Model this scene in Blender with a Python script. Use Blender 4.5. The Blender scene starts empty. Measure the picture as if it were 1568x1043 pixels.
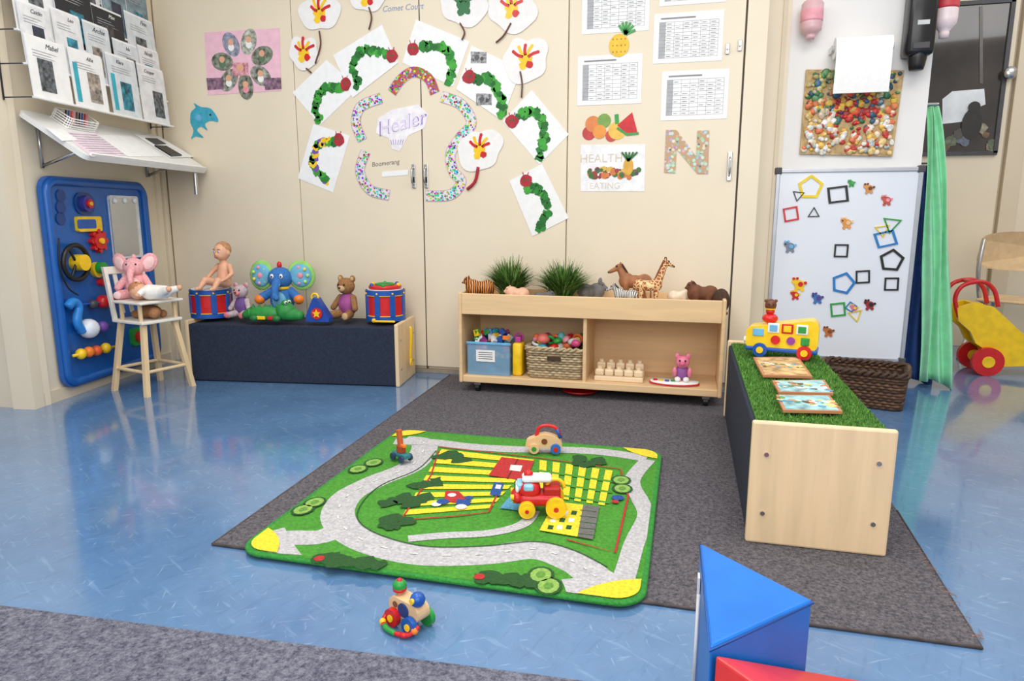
import bpy,bmesh,math,random
from mathutils import Vector,Matrix,Euler
random.seed(7)
scene=bpy.context.scene
H=.9
PT,YW=math.radians(10.4),math.radians(14.3)
SP,CP,SY,CY=math.sin(PT),math.cos(PT),math.sin(YW),math.cos(YW)
CAM=Vector((0,0,H)); FL=1045.0
def ray(px,py):
    a=px-784;b=521.5-py
    return Vector((-SY,CY,0))*(FL*CP+b*SP)+Vector((CY,SY,0))*a+Vector((0,0,1))*(b*CP-FL*SP)
class Pl:   # surveyed real plane (wall / floor / table) with 2-D coordinates
    def __init__(s,o,u,v,n):
        s.o=Vector(o);s.u=Vector(u).normalized();s.v=Vector(v).normalized();s.n=Vector(n).normalized()
        s.M=Matrix(((s.u.x,s.v.x,s.n.x,s.o.x),(s.u.y,s.v.y,s.n.y,s.o.y),(s.u.z,s.v.z,s.n.z,s.o.z),(0,0,0,1)))
    def at(s,px,py,off=0):
        r=ray(px,py);o=s.o+s.n*off
        t=(o-CAM).dot(s.n)/r.dot(s.n);d=CAM+r*t-o
        return (d.dot(s.u),d.dot(s.v))
    def w(s,a,b,c=0): return s.o+s.u*a+s.v*b+s.n*c
def fl(px,py,z=0):
    r=ray(px,py);t=(z-H)/r.z
    return CAM+r*t
def YP(Y): return Pl((0,Y,0),(1,0,0),(0,0,1),(0,-1,0))
# ---------------- materials
def s2l(c):
    c=c/255
    return c/12.92 if c<=.04045 else ((c+.055)/1.055)**2.4
def lin(c): return (s2l(c[0]),s2l(c[1]),s2l(c[2]),1)
MC={}
def newmat(name):
    m=bpy.data.materials.new(name);m.use_nodes=True
    nt=m.node_tree;b=nt.nodes['Principled BSDF']
    return m,nt,b
def N(nt,t,**k):
    n=nt.nodes.new(t)
    for a,v in k.items():
        if a in n.inputs.keys(): n.inputs[a].default_value=v
        else: setattr(n,a,v)
    return n
def ramp(nt,stops,interp='LINEAR'):
    r=nt.nodes.new('ShaderNodeValToRGB');cr=r.color_ramp;cr.interpolation=interp
    while len(cr.elements)<len(stops): cr.elements.new(.5)
    for e,(p,c) in zip(cr.elements,stops):
        e.position=p;e.color=c
    return r
def bumpn(nt,b,h,st,dist=.002):
    bp=N(nt,'ShaderNodeBump');bp.inputs['Strength'].default_value=st;bp.inputs['Distance'].default_value=dist
    nt.links.new(h,bp.inputs['Height']);nt.links.new(bp.outputs[0],b.inputs['Normal'])
def mat(c,rough=.45,var=.06,vs=25,bump=0,bs=250,metal=0,name=None,trans=0,coat=0,alpha=1,bd=.002):
    key=(tuple(c),rough,var,vs,bump,bs,metal,trans,coat,alpha)
    if key in MC: return MC[key]
    m,nt,b=newmat(name or 'mat_%d_%d_%d'%tuple(c))
    tc=N(nt,'ShaderNodeTexCoord');no=N(nt,'ShaderNodeTexNoise',Scale=vs,Detail=4.0)
    nt.links.new(tc.outputs['Object'],no.inputs['Vector'])
    l=lin(c)
    d=tuple(max(0,x*(1-var*2)) for x in l[:3])+(1,);u=tuple(min(1,x*(1+var*2)) for x in l[:3])+(1,)
    r=ramp(nt,[(.3,d),(.7,u)]);nt.links.new(no.outputs[0],r.inputs[0])
    nt.links.new(r.outputs[0],b.inputs['Base Color'])
    b.inputs['Roughness'].default_value=rough;b.inputs['Metallic'].default_value=metal
    b.inputs['Transmission Weight'].default_value=trans;b.inputs['Coat Weight'].default_value=coat
    b.inputs['Alpha'].default_value=alpha
    if bump:
        n2=N(nt,'ShaderNodeTexNoise',Scale=bs,Detail=3.0);nt.links.new(tc.outputs['Object'],n2.inputs['Vector'])
        bumpn(nt,b,n2.outputs[0],bump,bd)
    MC[key]=m;return m
def wood(c,name,rough=.45,axis=0,sc=1.0):
    if name in MC: return MC[name]
    m,nt,b=newmat(name);tc=N(nt,'ShaderNodeTexCoord');mp=N(nt,'ShaderNodeMapping')
    s=[28,28,28];s[axis]=2.2
    mp.inputs['Scale'].default_value=[x*sc for x in s]
    no=N(nt,'ShaderNodeTexNoise',Scale=1.0,Detail=6.0,Distortion=.6)
    nt.links.new(tc.outputs['Object'],mp.inputs[0]);nt.links.new(mp.outputs[0],no.inputs['Vector'])
    l=lin(c);d=tuple(x*.9 for x in l[:3])+(1,);u=tuple(min(1,x*1.06) for x in l[:3])+(1,)
    r=ramp(nt,[(.3,d),(.65,u)]);nt.links.new(no.outputs[0],r.inputs[0]);nt.links.new(r.outputs[0],b.inputs['Base Color'])
    b.inputs['Roughness'].default_value=rough
    bumpn(nt,b,no.outputs[0],.08)
    MC[name]=m;return m
def fuzz(c,bump=.8,bs=230,var=.12,vs=120): return mat(c,.97,var,vs,bump,bs,bd=.005)
def m_floor():
    m,nt,b=newmat('blue_vinyl_floor');tc=N(nt,'ShaderNodeTexCoord')
    base=N(nt,'ShaderNodeTexNoise',Scale=2.6,Detail=9.0,Roughness=.7);nt.links.new(tc.outputs['Object'],base.inputs['Vector'])
    r0=ramp(nt,[(.3,lin((82,118,160))),(.7,lin((102,140,182)))]);nt.links.new(base.outputs[0],r0.inputs[0])
    last=r0.outputs[0]
    for ang,sc,th,col,f in ((.5,(9,60,1),.645,(140,172,206),.3),(1.9,(10,66,1),.62,(74,108,150),.35),(-.5,(16,95,1),.68,(172,198,224),.34),(1.2,(18,100,1),.69,(180,202,226),.34)):
        mp=N(nt,'ShaderNodeMapping');mp.inputs['Scale'].default_value=sc
        rt=N(nt,'ShaderNodeVectorRotate');rt.inputs['Angle'].default_value=ang
        nt.links.new(tc.outputs['Object'],rt.inputs[0]);nt.links.new(rt.outputs[0],mp.inputs[0])
        no=N(nt,'ShaderNodeTexNoise',Scale=1.0,Detail=3.0);nt.links.new(mp.outputs[0],no.inputs['Vector'])
        r=ramp(nt,[(th-.04,(0,0,0,1)),(th+.07,(f,f,f,1))]);nt.links.new(no.outputs[0],r.inputs[0])
        mx=N(nt,'ShaderNodeMixRGB');nt.links.new(r.outputs[0],mx.inputs[0]);nt.links.new(last,mx.inputs[1]);mx.inputs[2].default_value=lin(col)
        last=mx.outputs[0]
    nt.links.new(last,b.inputs['Base Color'])
    n3=N(nt,'ShaderNodeTexNoise',Scale=6.0,Detail=4.0);nt.links.new(tc.outputs['Object'],n3.inputs['Vector'])
    rr=ramp(nt,[(.3,(.10,)*3+(1,)),(.7,(.19,)*3+(1,))]);nt.links.new(n3.outputs[0],rr.inputs[0]);nt.links.new(rr.outputs[0],b.inputs['Roughness'])
    b.inputs['Coat Weight'].default_value=.6;b.inputs['Coat Roughness'].default_value=.07
    bumpn(nt,b,n3.outputs[0],.06,.004)
    return m
def m_carpet(name,c1,c2,sc=220):
    m,nt,b=newmat(name);tc=N(nt,'ShaderNodeTexCoord')
    v=N(nt,'ShaderNodeTexVoronoi',Scale=sc);nt.links.new(tc.outputs['Object'],v.inputs['Vector'])
    no=N(nt,'ShaderNodeTexNoise',Scale=sc*.5,Detail=5.0,Roughness=.8);nt.links.new(tc.outputs['Object'],no.inputs['Vector'])
    r=ramp(nt,[(.35,lin(c1)),(.65,lin(c2))]);nt.links.new(no.outputs[0],r.inputs[0]);nt.links.new(r.outputs[0],b.inputs['Base Color'])
    b.inputs['Roughness'].default_value=1;b.inputs['Specular IOR Level'].default_value=.1
    bumpn(nt,b,v.outputs[0],.9,.004);return m
def m_confetti(name,base,sc=70,thr=.38,sat=1.3,val=1.0):
    m,nt,b=newmat(name);tc=N(nt,'ShaderNodeTexCoord');v=N(nt,'ShaderNodeTexVoronoi',Scale=sc)
    nt.links.new(tc.outputs['Object'],v.inputs['Vector'])
    h=N(nt,'ShaderNodeHueSaturation');h.inputs['Saturation'].default_value=sat;h.inputs['Value'].default_value=val;nt.links.new(v.outputs['Color'],h.inputs['Color'])
    r=ramp(nt,[(thr,(1,1,1,1)),(thr+.06,(0,0,0,1))]);nt.links.new(v.outputs['Distance'],r.inputs[0])
    mx=N(nt,'ShaderNodeMixRGB');mx.inputs[1].default_value=lin(base);nt.links.new(h.outputs[0],mx.inputs[2]);nt.links.new(r.outputs[0],mx.inputs[0])
    nt.links.new(mx.outputs[0],b.inputs['Base Color']);b.inputs['Roughness'].default_value=.6;return m
def m_stripes(name,c1,c2,sc=30,direction='X',dist=3.0):
    m,nt,b=newmat(name);tc=N(nt,'ShaderNodeTexCoord');w=N(nt,'ShaderNodeTexWave',Scale=sc,Distortion=dist);w.bands_direction=direction
    nt.links.new(tc.outputs['Object'],w.inputs['Vector']);r=ramp(nt,[(.45,lin(c1)),(.55,lin(c2))]);nt.links.new(w.outputs[0],r.inputs[0])
    nt.links.new(r.outputs[0],b.inputs['Base Color']);b.inputs['Roughness'].default_value=.6;return m
def m_spots(name,c1,c2,sc=45):
    m,nt,b=newmat(name);tc=N(nt,'ShaderNodeTexCoord');v=N(nt,'ShaderNodeTexVoronoi',Scale=sc);v.feature='DISTANCE_TO_EDGE'
    nt.links.new(tc.outputs['Object'],v.inputs['Vector']);r=ramp(nt,[(.06,lin(c1)),(.12,lin(c2))]);nt.links.new(v.outputs[0],r.inputs[0])
    nt.links.new(r.outputs[0],b.inputs['Base Color']);b.inputs['Roughness'].default_value=.6;return m
# common mats
WHITE=mat((240,240,238),.5,.02);PAPER=mat((240,240,240),.7,.02);RED=mat((205,30,34),.3);BLUE=mat((24,84,170),.3);YEL=mat((245,200,30),.3)
GREEN=mat((40,150,60),.35);ORANGE=mat((240,130,40),.4);BLACK=mat((22,22,24),.4);PINK=mat((235,150,165),.5);PURP=mat((120,80,170),.5)
BROWN=mat((110,66,40),.6);CREAM=mat((230,217,193),.42,.015,3);CREAMD=mat((218,203,178),.45,.02,3);METAL=mat((190,190,190),.25,.02,metal=1)
DGREY=mat((70,70,74),.5);LGREY=mat((170,172,176),.5);BIRCH=wood((230,196,150),'birch_ply',axis=0);BIRCHV=wood((236,208,166),'birch_panel',axis=2)
TEAL=mat((50,170,190),.5);SKY=mat((110,180,225),.4);NAVY=mat((34,43,62),.9,.12,90,.5,500);SKIN=mat((226,170,136),.5,.04)
# ---------------- mesh builder
def unit_sphere(n,r):
    v=[(0,0,1)];f=[]
    for i in range(1,r):
        t=math.pi*i/r
        for j in range(n):
            a=2*math.pi*j/n;v.append((math.sin(t)*math.cos(a),math.sin(t)*math.sin(a),math.cos(t)))
    v.append((0,0,-1))
    for j in range(n): f.append((0,1+j,1+(j+1)%n))
    for i in range(r-2):
        for j in range(n):
            a=1+i*n+j;b=1+i*n+(j+1)%n;f.append((a,a+n,b+n,b))
    L=len(v)-1
    for j in range(n): f.append((L,1+(r-2)*n+(j+1)%n,1+(r-2)*n+j))
    return v,f
SPH={}
def crom(p,k=6,closed=False):
    p=[Vector(x) for x in p];n=len(p);out=[]
    if n<3: return p
    rng=n if closed else n-1
    for i in range(rng):
        if closed: a,b,c,d=p[(i-1)%n],p[i],p[(i+1)%n],p[(i+2)%n]
        else: a,b,c,d=p[max(i-1,0)],p[i],p[i+1],p[min(i+2,n-1)]
        for j in range(k):
            t=j/k;out.append(.5*((2*b)+(c-a)*t+(2*a-5*b+4*c-d)*t*t+(3*b-a-3*c+d)*t**3))
    if not closed: out.append(p[-1])
    return out
class B:
    def __init__(s,name,rz=0): s.name=name;s.v=[];s.f=[];s.m=[];s.sm=[];s.mats=[];s.T=Matrix.Identity(4);s.rz=rz
    def at(s,loc,rz=0,sc=1,rx=0,ry=0):
        s.rz=rz
        s.T=Matrix.Translation(Vector(loc))@Euler((rx,ry,rz)).to_matrix().to_4x4()@Matrix.Scale(sc,4);return s
    def add(s,vs,fs,m,M=None,smooth=True):
        if m not in s.mats: s.mats.append(m)
        mi=s.mats.index(m);o=len(s.v);X=s.T@M if M is not None else s.T
        s.v+= [X@Vector(v) for v in vs];s.f+=[tuple(o+i for i in f) for f in fs];s.m+=[mi]*len(fs);s.sm+=[smooth]*len(fs);return s
    def box(s,c,size,m,bev=0,rot=(0,0,0),seg=2):
        M=Matrix.Translation(Vector(c))@Euler(rot).to_matrix().to_4x4()
        x,y,z=[q/2 for q in size]
        if not bev:
            v=[(-x,-y,-z),(x,-y,-z),(x,y,-z),(-x,y,-z),(-x,-y,z),(x,-y,z),(x,y,z),(-x,y,z)]
            return s.add(v,[(3,2,1,0),(4,5,6,7),(0,1,5,4),(1,2,6,5),(2,3,7,6),(3,0,4,7)],m,M,False)
        bm=bmesh.new();bmesh.ops.create_cube(bm,size=1)
        for v in bm.verts: v.co=Vector((v.co.x*size[0],v.co.y*size[1],v.co.z*size[2]))
        bmesh.ops.bevel(bm,geom=bm.edges[:],offset=min(bev,min(size)*.49),segments=seg,affect='EDGES',profile=.5)
        bm.verts.index_update();v=[t.co.copy() for t in bm.verts];f=[tuple(t.index for t in q.verts) for q in bm.faces];bm.free()
        return s.add(v,f,m,M,bev>.008)
    def hexa(s,p,m):
        return s.add(p,[(3,2,1,0),(4,5,6,7),(0,1,5,4),(1,2,6,5),(2,3,7,6),(3,0,4,7)],m,None,False)
    def ell(s,c,r,m,rot=(0,0,0),n=16):
        if not isinstance(r,(tuple,list)): r=(r,r,r)
        if n not in SPH: SPH[n]=unit_sphere(n,max(4,n//2+1))
        M=Matrix.Translation(Vector(c))@Euler(rot).to_matrix().to_4x4()@Matrix.Diagonal((r[0],r[1],r[2],1))
        return s.add(SPH[n][0],SPH[n][1],m,M,True)
    def cyl(s,p0,p1,r0,m,r1=None,n=20,smooth=True):
        p0=Vector(p0);p1=Vector(p1);r1=r0 if r1 is None else r1;d=(p1-p0).normalized()
        u=d.orthogonal().normalized();w=d.cross(u)
        v=[];
        for p,r in ((p0,r0),(p1,r1)):
            for j in range(n):
                a=2*math.pi*j/n;v.append(p+(u*math.cos(a)+w*math.sin(a))*r)
        f=[(j,(j+1)%n,n+(j+1)%n,n+j) for j in range(n)]
        s.add(v,f,m,None,smooth);s.add(v,[tuple(range(n))[::-1],tuple(range(n,2*n))],m,None,False);return s
    def cap(s,p0,p1,r0,r1,m,n=12):
        s.cyl(p0,p1,r0,m,r1,n);s.ell(p0,r0,m,n=n);s.ell(p1,r1,m,n=n);return s
    def tube(s,pts,r,m,n=8,closed=False,k=6):
        P=crom(pts,k,closed) if k else [Vector(p) for p in pts]
        L=len(P);v=[];u=None
        for i,p in enumerate(P):
            if closed: d=(P[(i+1)%L]-P[i-1])
            else: d=(P[min(i+1,L-1)]-P[max(i-1,0)])
            d.normalize()
            if u is None: u=d.orthogonal().normalized()
            else:
                u=(u-d*u.dot(d));u.normalize()
            w=d.cross(u)
            if isinstance(r,(list,tuple)):
                q=i/(L-1)*(len(r)-1);q0=int(min(q,len(r)-2));rr=r[q0]+(r[q0+1]-r[q0])*(q-q0)
            else: rr=r
            for j in range(n):
                a=2*math.pi*j/n;v.append(p+(u*math.cos(a)+w*math.sin(a))*rr)
        f=[]
        for i in range(L if closed else L-1):
            for j in range(n):
                a=i*n+j;b=i*n+(j+1)%n;c=((i+1)%L)*n+(j+1)%n;d2=((i+1)%L)*n+j;f.append((a,b,c,d2))
        if not closed: f+= [tuple(range(n))[::-1],tuple(range((L-1)*n,L*n))]
        return s.add(v,f,m,None,True)
    def torus(s,c,R,r,m,rot=(0,0,0),n=24,a0=0,a1=2*math.pi,t=8):
        M=Matrix.Translation(Vector(c))@Euler(rot).to_matrix().to_4x4();cl=abs(a1-a0-2*math.pi)<.01
        K=n if cl else n+1
        pts=[M@Vector((R*math.cos(a0+(a1-a0)*i/n),R*math.sin(a0+(a1-a0)*i/n),0)) for i in range(K)]
        return s.tube(pts,r,m,t,cl,0)
    def lathe(s,prof,c,m,n=24,rot=(0,0,0)):
        M=Matrix.Translation(Vector(c))@Euler(rot).to_matrix().to_4x4();v=[];f=[]
        for r,z in prof:
            for j in range(n):
                a=2*math.pi*j/n;v.append((r*math.cos(a),r*math.sin(a),z))
        for i in range(len(prof)-1):
            for j in range(n):
                a=i*n+j;b=i*n+(j+1)%n;f.append((a,b,b+n,a+n))
        f+=[tuple(range(n))[::-1],tuple(range((len(prof)-1)*n,len(prof)*n))]
        return s.add(v,f,m,M,True)
    def prism(s,poly,h,m,M=None,z0=0,smooth=False):
        n=len(poly);v=[(p[0],p[1],z0) for p in poly]+[(p[0],p[1],z0+h) for p in poly]
        f=[tuple(range(n))[::-1],tuple(range(n,2*n))]+[(i,(i+1)%n,n+(i+1)%n,n+i) for i in range(n)]
        return s.add(v,f,m,M,smooth)
    def flat(s,pl,pp,m,off=.0,th=.001,px=True):
        poly=[pl.at(p[0],p[1],off) for p in pp] if px else pp
        return s.prism(poly,th,m,pl.M,off)
    def disc(s,pl,c,r,m,off=.0,th=.001,n=12,px=True,wob=0,ry=None):
        a,b=pl.at(c[0],c[1],off) if px else c
        ry=ry or r
        poly=[(a+r*(1+random.uniform(-wob,wob))*math.cos(2*math.pi*i/n),b+ry*(1+random.uniform(-wob,wob))*math.sin(2*math.pi*i/n)) for i in range(n)]
        return s.prism(poly,th,m,pl.M,off)
    def ribbon(s,pl,pp,w,m,off=0,th=.0006,k=6,px=True,closed=False,clamp=None):
        P=[pl.at(p[0],p[1],off) if px else p for p in pp];P=[Vector((p[0],p[1],0)) for p in P]
        if k: P=crom(P,k,closed)
        L=len(P);v=[]
        for i,p in enumerate(P):
            d=(P[(i+1)%L]-P[i-1]) if closed else (P[min(i+1,L-1)]-P[max(i-1,0)])
            d.normalize();q=Vector((-d.y,d.x,0))*w/2
            A_,B_=(p.x+q.x,p.y+q.y),(p.x-q.x,p.y-q.y)
            if clamp: A_,B_=clamp(*A_),clamp(*B_)
            v+=[A_+(off,),B_+(off,),A_+(off+th,),B_+(off+th,)]
        f=[]
        for i in range(L if closed else L-1):
            a=i*4;b=((i+1)%L)*4
            f+=[(a+2,a+3,b+3,b+2),(a,b,b+1,a+1),(a,a+2,b+2,b),(a+1,b+1,b+3,a+3)]
        return s.add(v,f,m,pl.M,False)
    def text(s,pl,txt,c,size,m,off=.002,rot=0,px=True,sh=0):
        a,b=pl.at(c[0],c[1],off) if px else c
        cu=bpy.data.curves.new('t','FONT');cu.body=txt;cu.size=size;cu.align_x='CENTER';cu.align_y='CENTER';cu.shear=sh;cu.extrude=.0004;cu.resolution_u=3
        ob=bpy.data.objects.new('t',cu);scene.collection.objects.link(ob)
        dg=bpy.context.evaluated_depsgraph_get();me=bpy.data.meshes.new_from_object(ob.evaluated_get(dg))
        M=pl.M@Matrix.Translation((a,b,off))@Matrix.Rotation(rot,4,'Z')
        s.add([v.co.copy() for v in me.vertices],[tuple(p.vertices) for p in me.polygons],m,M,False)
        bpy.data.objects.remove(ob);bpy.data.curves.remove(cu);bpy.data.meshes.remove(me);return s
    def done(s,parent=None,remesh=0,smooth=6):
        R=Matrix.Rotation(-s.rz,3,'Z');V=[R@v for v in s.v]
        xs=[v.x for v in V];ys=[v.y for v in V];zs=[v.z for v in V]
        o=Vector(((min(xs)+max(xs))/2,(min(ys)+max(ys))/2,min(zs)))
        me=bpy.data.meshes.new(s.name);me.from_pydata([v-o for v in V],[],s.f)
        for m in s.mats: me.materials.append(m)
        me.polygons.foreach_set('material_index',s.m);me.polygons.foreach_set('use_smooth',s.sm);me.update()
        bm=bmesh.new();bm.from_mesh(me);bmesh.ops.recalc_face_normals(bm,faces=bm.faces);bm.to_mesh(me);bm.free()
        ob=bpy.data.objects.new(s.name,me);scene.collection.objects.link(ob)
        ob.location=R.transposed()@o;ob.rotation_euler=(0,0,s.rz)
        if remesh:
            r=ob.modifiers.new('r','REMESH');r.mode='VOXEL';r.voxel_size=remesh;r.use_smooth_shade=True
            if smooth:
                q=ob.modifiers.new('s','SMOOTH');q.iterations=smooth;q.factor=.5
        if parent: 
            ob.parent=parent;ob.matrix_parent_inverse=parent.matrix_basis.inverted()
        return ob
def rrect(x0,y0,x1,y1,r,k=6):
    out=[]
    for cx,cy,a in ((x1-r,y1-r,0),(x0+r,y1-r,90),(x0+r,y0+r,180),(x1-r,y0+r,270)):
        for i in range(k+1):
            t=math.radians(a+90*i/k);out.append((cx+r*math.cos(t),cy+r*math.sin(t)))
    return out
# ================= ROOM
WB=YP(3.627);YR=3.825;WR=YP(YR);YF=5.35;WF=YP(YF)
A=Vector((-3.28*H,2.72*H,0));Bc=Vector((-3.47*H,4.03*H,0));UL=(Bc-A).normalized();NL=Vector((UL.y,-UL.x,0))
WL=Pl(A,UL,(0,0,1),NL);ANL=math.atan2(UL.y,UL.x)
b=B('floor');b.box((-.5,2.1,-.05),(10,7.6,.1),m_floor());b.done()
wb=B('wall_back');wb.box(((-3.3+.324)/2,3.645+.05,1.35),(3.3+.324,.1,2.7),CREAMD);wb.done()
edges=[WB.at(248,300)[0]+.02,WB.at(460,300)[0],WB.at(648,300)[0],WB.at(869,200)[0],WB.at(1127,300)[0]]
edges[0]=-3.10
for i in range(4):
    d=B('door_%d'%(i+1));x0,x1=edges[i]+.003,edges[i+1]-.003
    if i in (0,): x1=edges[1]-.0015
    d.box(((x0+x1)/2,3.636,1.36),(x1-x0,.018,2.64),CREAM,.002);d.done()
b=B('trim_1');b.box(((edges[4]+.006+.324)/2,3.636,1.35),(.324-edges[4]-.006,.018,2.7),CREAM,.002);b.done()
gap=B('door_gap_shade');gm=mat((70,60,50),.8)
gap.box(((edges[2]),3.6355,1.35),(.006,.012,2.66),gm);gap.box((edges[4]+.003,3.6355,1.35),(.006,.012,2.66),gm);gap.done()  # dark strips set in the open door gaps, painting in their shade
b=B('baseboard_back');b.box((-1.45,3.634,.012),(3.2,.018,.022),mat((150,140,125),.6));b.done()
b=B('wall_left',ANL)
th=.1
def lw(a,c): return A+UL*a+NL*c
L=(Bc-A).length+.05
p=[lw(0,0),lw(L,0),lw(L,-th),lw(0,-th)]
b.hexa([q.copy() for q in p]+[q+Vector((0,0,2.7)) for q in p],CREAM);b.done()
b=B('trim_3',ANL);M=WL.M
for a0,a1,t in ((0,.06,.012),(1.09,1.13,.014),(1.145,1.185,.02)):
    b.prism([(a0,0),(a1,0),(a1,2.7),(a0,2.7)],t,CREAM,M)
b.done()
b=B('baseboard_left',ANL);b.prism([(.06,0),(1.09,0),(1.09,.06),(.06,.06)],.01,CREAMD,M);b.done()
b=B('wall_left_return');b.box((A.x-1.0,A.y+.05,1.35),(2.0,.1,2.7),CREAM);b.done()
PWHITE=mat((234,232,230),.5,.01,3)
b=B('wall_right');b.box(((.324+1.09)/2,YR+.05,1.35),(1.09-.324,.1,2.7),PWHITE);b.done()
x0=.33;x1=WR.at(1200,200)[0]
b=B('trim_4');b.box(((x0+x1)/2,YR-.006,1.35),(x1-x0,.012,2.7),CREAM);b.box((x1-.03,YR-.014,1.35),(.02,.012,2.7),CREAMD);b.done()
b=B('wall_partition');b.box((.28,3.78,1.35),(.088,.09,2.7),CREAM);b.box((1.04,4.64,1.35),(.1,1.42,2.7),CREAM);b.done()
b=B('wall_far');b.box((2.6,YF+.05,1.35),(3.2,.1,2.7),CREAM);b.done()
b=B('wall_side');b.box((4.2,3.5,1.35),(.1,3.8,2.7),CREAM);b.done()
# far door with dark window
d=B('door_5')
x0=1.16;x1=WF.at(1548,100)[0]
d.box(((x0+x1)/2,YF-.02,1.25),(x1-x0,.03,2.5),CREAM,.003)
zz=WF.at(1553,115)[1]
d.cyl((x1-.03,YF-.035,zz),(x1-.03,YF-.08,zz),.025,METAL);d.ell((x1-.03,YF-.09,zz),(.04,.02,.04),METAL)
d.done()
b=B('trim_5');b.box((x1+.07,YF-.03,1.3),(.1,.05,2.6),CREAMD,.004);b.done()
w=B('window_1');xa=1.2;xb=WF.at(1533,120)[0];za=WF.at(1480,236)[1];zb=WF.at(1480,8)[1]
GL=mat((58,50,44),.08,.35,2.5,coat=.5)
w.box(((xa+xb)/2,YF-.040,(za+zb)/2),(xb-xa,.006,zb-za),GL)
for q in ((xa,(za+zb)/2,.025,zb-za),(xb,(za+zb)/2,.025,zb-za)): w.box((q[0],YF-.047,q[1]),(q[2],.02,q[3]),DGREY)
for q in (za,zb): w.box(((xa+xb)/2,YF-.047,q),(xb-xa+.02,.02,.025),DGREY)
pg=YP(YF-.0445);random.seed(3)
w.flat(pg,[(1443,152),(1458,140),(1507,136),(1509,160),(1490,168),(1478,186),(1443,190)],mat((222,228,234),.4,.08,6),0,.001)  # pale patch: a bright reflection painted onto the glass
LM=[mat((96,104,84),.6,.3,30),mat((84,82,78),.6),mat((104,112,128),.6,.2,30),mat((120,96,74),.6,.2,30),mat((140,132,112),.6,.2,30)]
for i in range(16):
    w.disc(pg,(random.uniform(1442,1526),random.uniform(192,228)),random.uniform(.02,.04),LM[i%5],.002+i*.0003,.0004,10,wob=.25)
SIL=mat((44,40,40),.5)
w.disc(pg,(1488,190),.06,SIL,.0075,.001,18,ry=.10);w.disc(pg,(1492,164),.036,SIL,.009,.001,18)
w.flat(pg,[(1500,10),(1505,10),(1505,128),(1500,128)],mat((100,94,88),.3),.002,.001)
w.done()
b=B('door_handle_plate')
for px,py,hh in ((634,270,.13),(653,270,.13),(1117,255,.14)):
    a,c=WB.at(px,py);b.box((a,3.622,c),(.022,.006,hh),METAL,.003);b.tube([(a,3.618,c+.045),(a,3.595,c+.03),(a,3.595,c-.03),(a,3.618,c-.045)],.005,METAL)
    b.box((a+.002,3.617,c-.02),(.01,.004,.03),BLACK)
for px,py in ((1114,75),(1133,70)):
    a,c=WB.at(px,py);b.box((a,3.622,c),(.018,.006,.05),METAL,.002);b.cyl((a,3.62,c),(a,3.60,c),.006,METAL)
b.done()
b=B('door_latch',ANL)
for px,py in ((233,125),(252,125)):
    a,c=WL.at(px,py) if px<240 else (1.165,WB.at(px,py)[1])
    q=WL.w(a,c,.022);b.box(q,(.02,.02,.06),METAL,.003)
b.done()
# ================= CARPETS
CARP=m_carpet('charcoal_carpet',(64,62,67),(126,121,126))
b=B('carpet_mat')
poly=[(-1.376*H,1.665*H),(.71*H,1.668*H),(.735*H,2.45*H),(.745*H,3.55*H),(.22*H,3.975*H),(-1.42*H,3.985*H)]
b.prism(poly,.006,CARP,None,0)
b.tube([(p[0],p[1],.004) for p in poly[:3]],.0042,mat((80,72,72),.9,.2),6,False,0);b.tube([(poly[0][0],poly[0][1],.004),(poly[5][0],poly[5][1],.004)],.0042,mat((80,72,72),.9,.2),6,False,0)
random.seed(77)
for i in range(22): # frayed threads at the worn right corner
    t=random.random();x=.71*H+.004;y=1.67*H+t*.45;b.tube([(x-.01,y,.006),(x+random.uniform(0,.012),y+random.uniform(-.012,.012),.007),(x+random.uniform(0,.02),y+random.uniform(-.02,.02),.003)],.0007,mat((150,120,110),.9),4)
b.done()
b=B('entry_carpet')
b.prism([(-3.3,.2),(1.0,.2),(1.0,1.38*H),(-.21*H,1.319*H),(-1.685*H,1.237*H),(-3.3,1.12*H)],.006,m_carpet('blue_grey_carpet',(66,68,86),(138,138,150),150),None,0)
b.done()
# ================= PLAY RUG
RG=Pl((0,0,.019),(1,0,0),(0,1,0),(0,0,1))
RGREEN=fuzz((72,146,44));RDK=fuzz((40,84,38));RROAD=fuzz((190,188,190));RYEL=fuzz((242,214,50));RRED=fuzz((186,46,46));RLG=fuzz((140,180,86));RBL=fuzz((40,80,150));RWH=fuzz((230,230,224));REDGE=fuzz((50,140,54))
b=B('road_play_rug')
X0,X1,Y0,Y1=-1.26*H,-.07*H,1.622*H,2.825*H
b.prism(rrect(X0,Y0,X1,Y1,.07),.012,REDGE,None,.007)
b.tube([(p[0],p[1],.0135) for p in rrect(X0,Y0,X1,Y1,.07,8)],.0062,REDGE,8,True,0)
b.prism(rrect(X0+.008,Y0+.008,X1-.008,Y1-.008,.065),.0006,RGREEN,None,.019)
o=.0008
def clampRR(x,y,e=.010,r=.062):
    x=min(max(x,X0+e),X1-e);y=min(max(y,Y0+e),Y1-e)
    cx=min(max(x,X0+e+r),X1-e-r);cy=min(max(y,Y0+e+r),Y1-e-r);d=math.hypot(x-cx,y-cy)
    if d>r: x=cx+(x-cx)*r/d;y=cy+(y-cy)*r/d
    return (x,y)
rd=[([(618,674),(650,680),(632,712),(572,738),(530,762),(518,795),(556,828),(640,850),(740,850),(820,842),(880,862),(912,884),(940,900)],.10),
([(528,806),(490,822),(430,824),(392,836)],.085),([(415,812),(425,834),(440,856)],.075),
([(604,676),(660,677),(720,684),(790,688),(870,689),(930,693),(990,702)],.07),
([(992,704),(968,735),(980,765),(990,790),(972,830),(960,870),(950,900)],.055),
([(625,825),(680,820),(750,816),(800,803),(818,782)],.038),([(885,885),(893,902),(898,925)],.085)]
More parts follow.
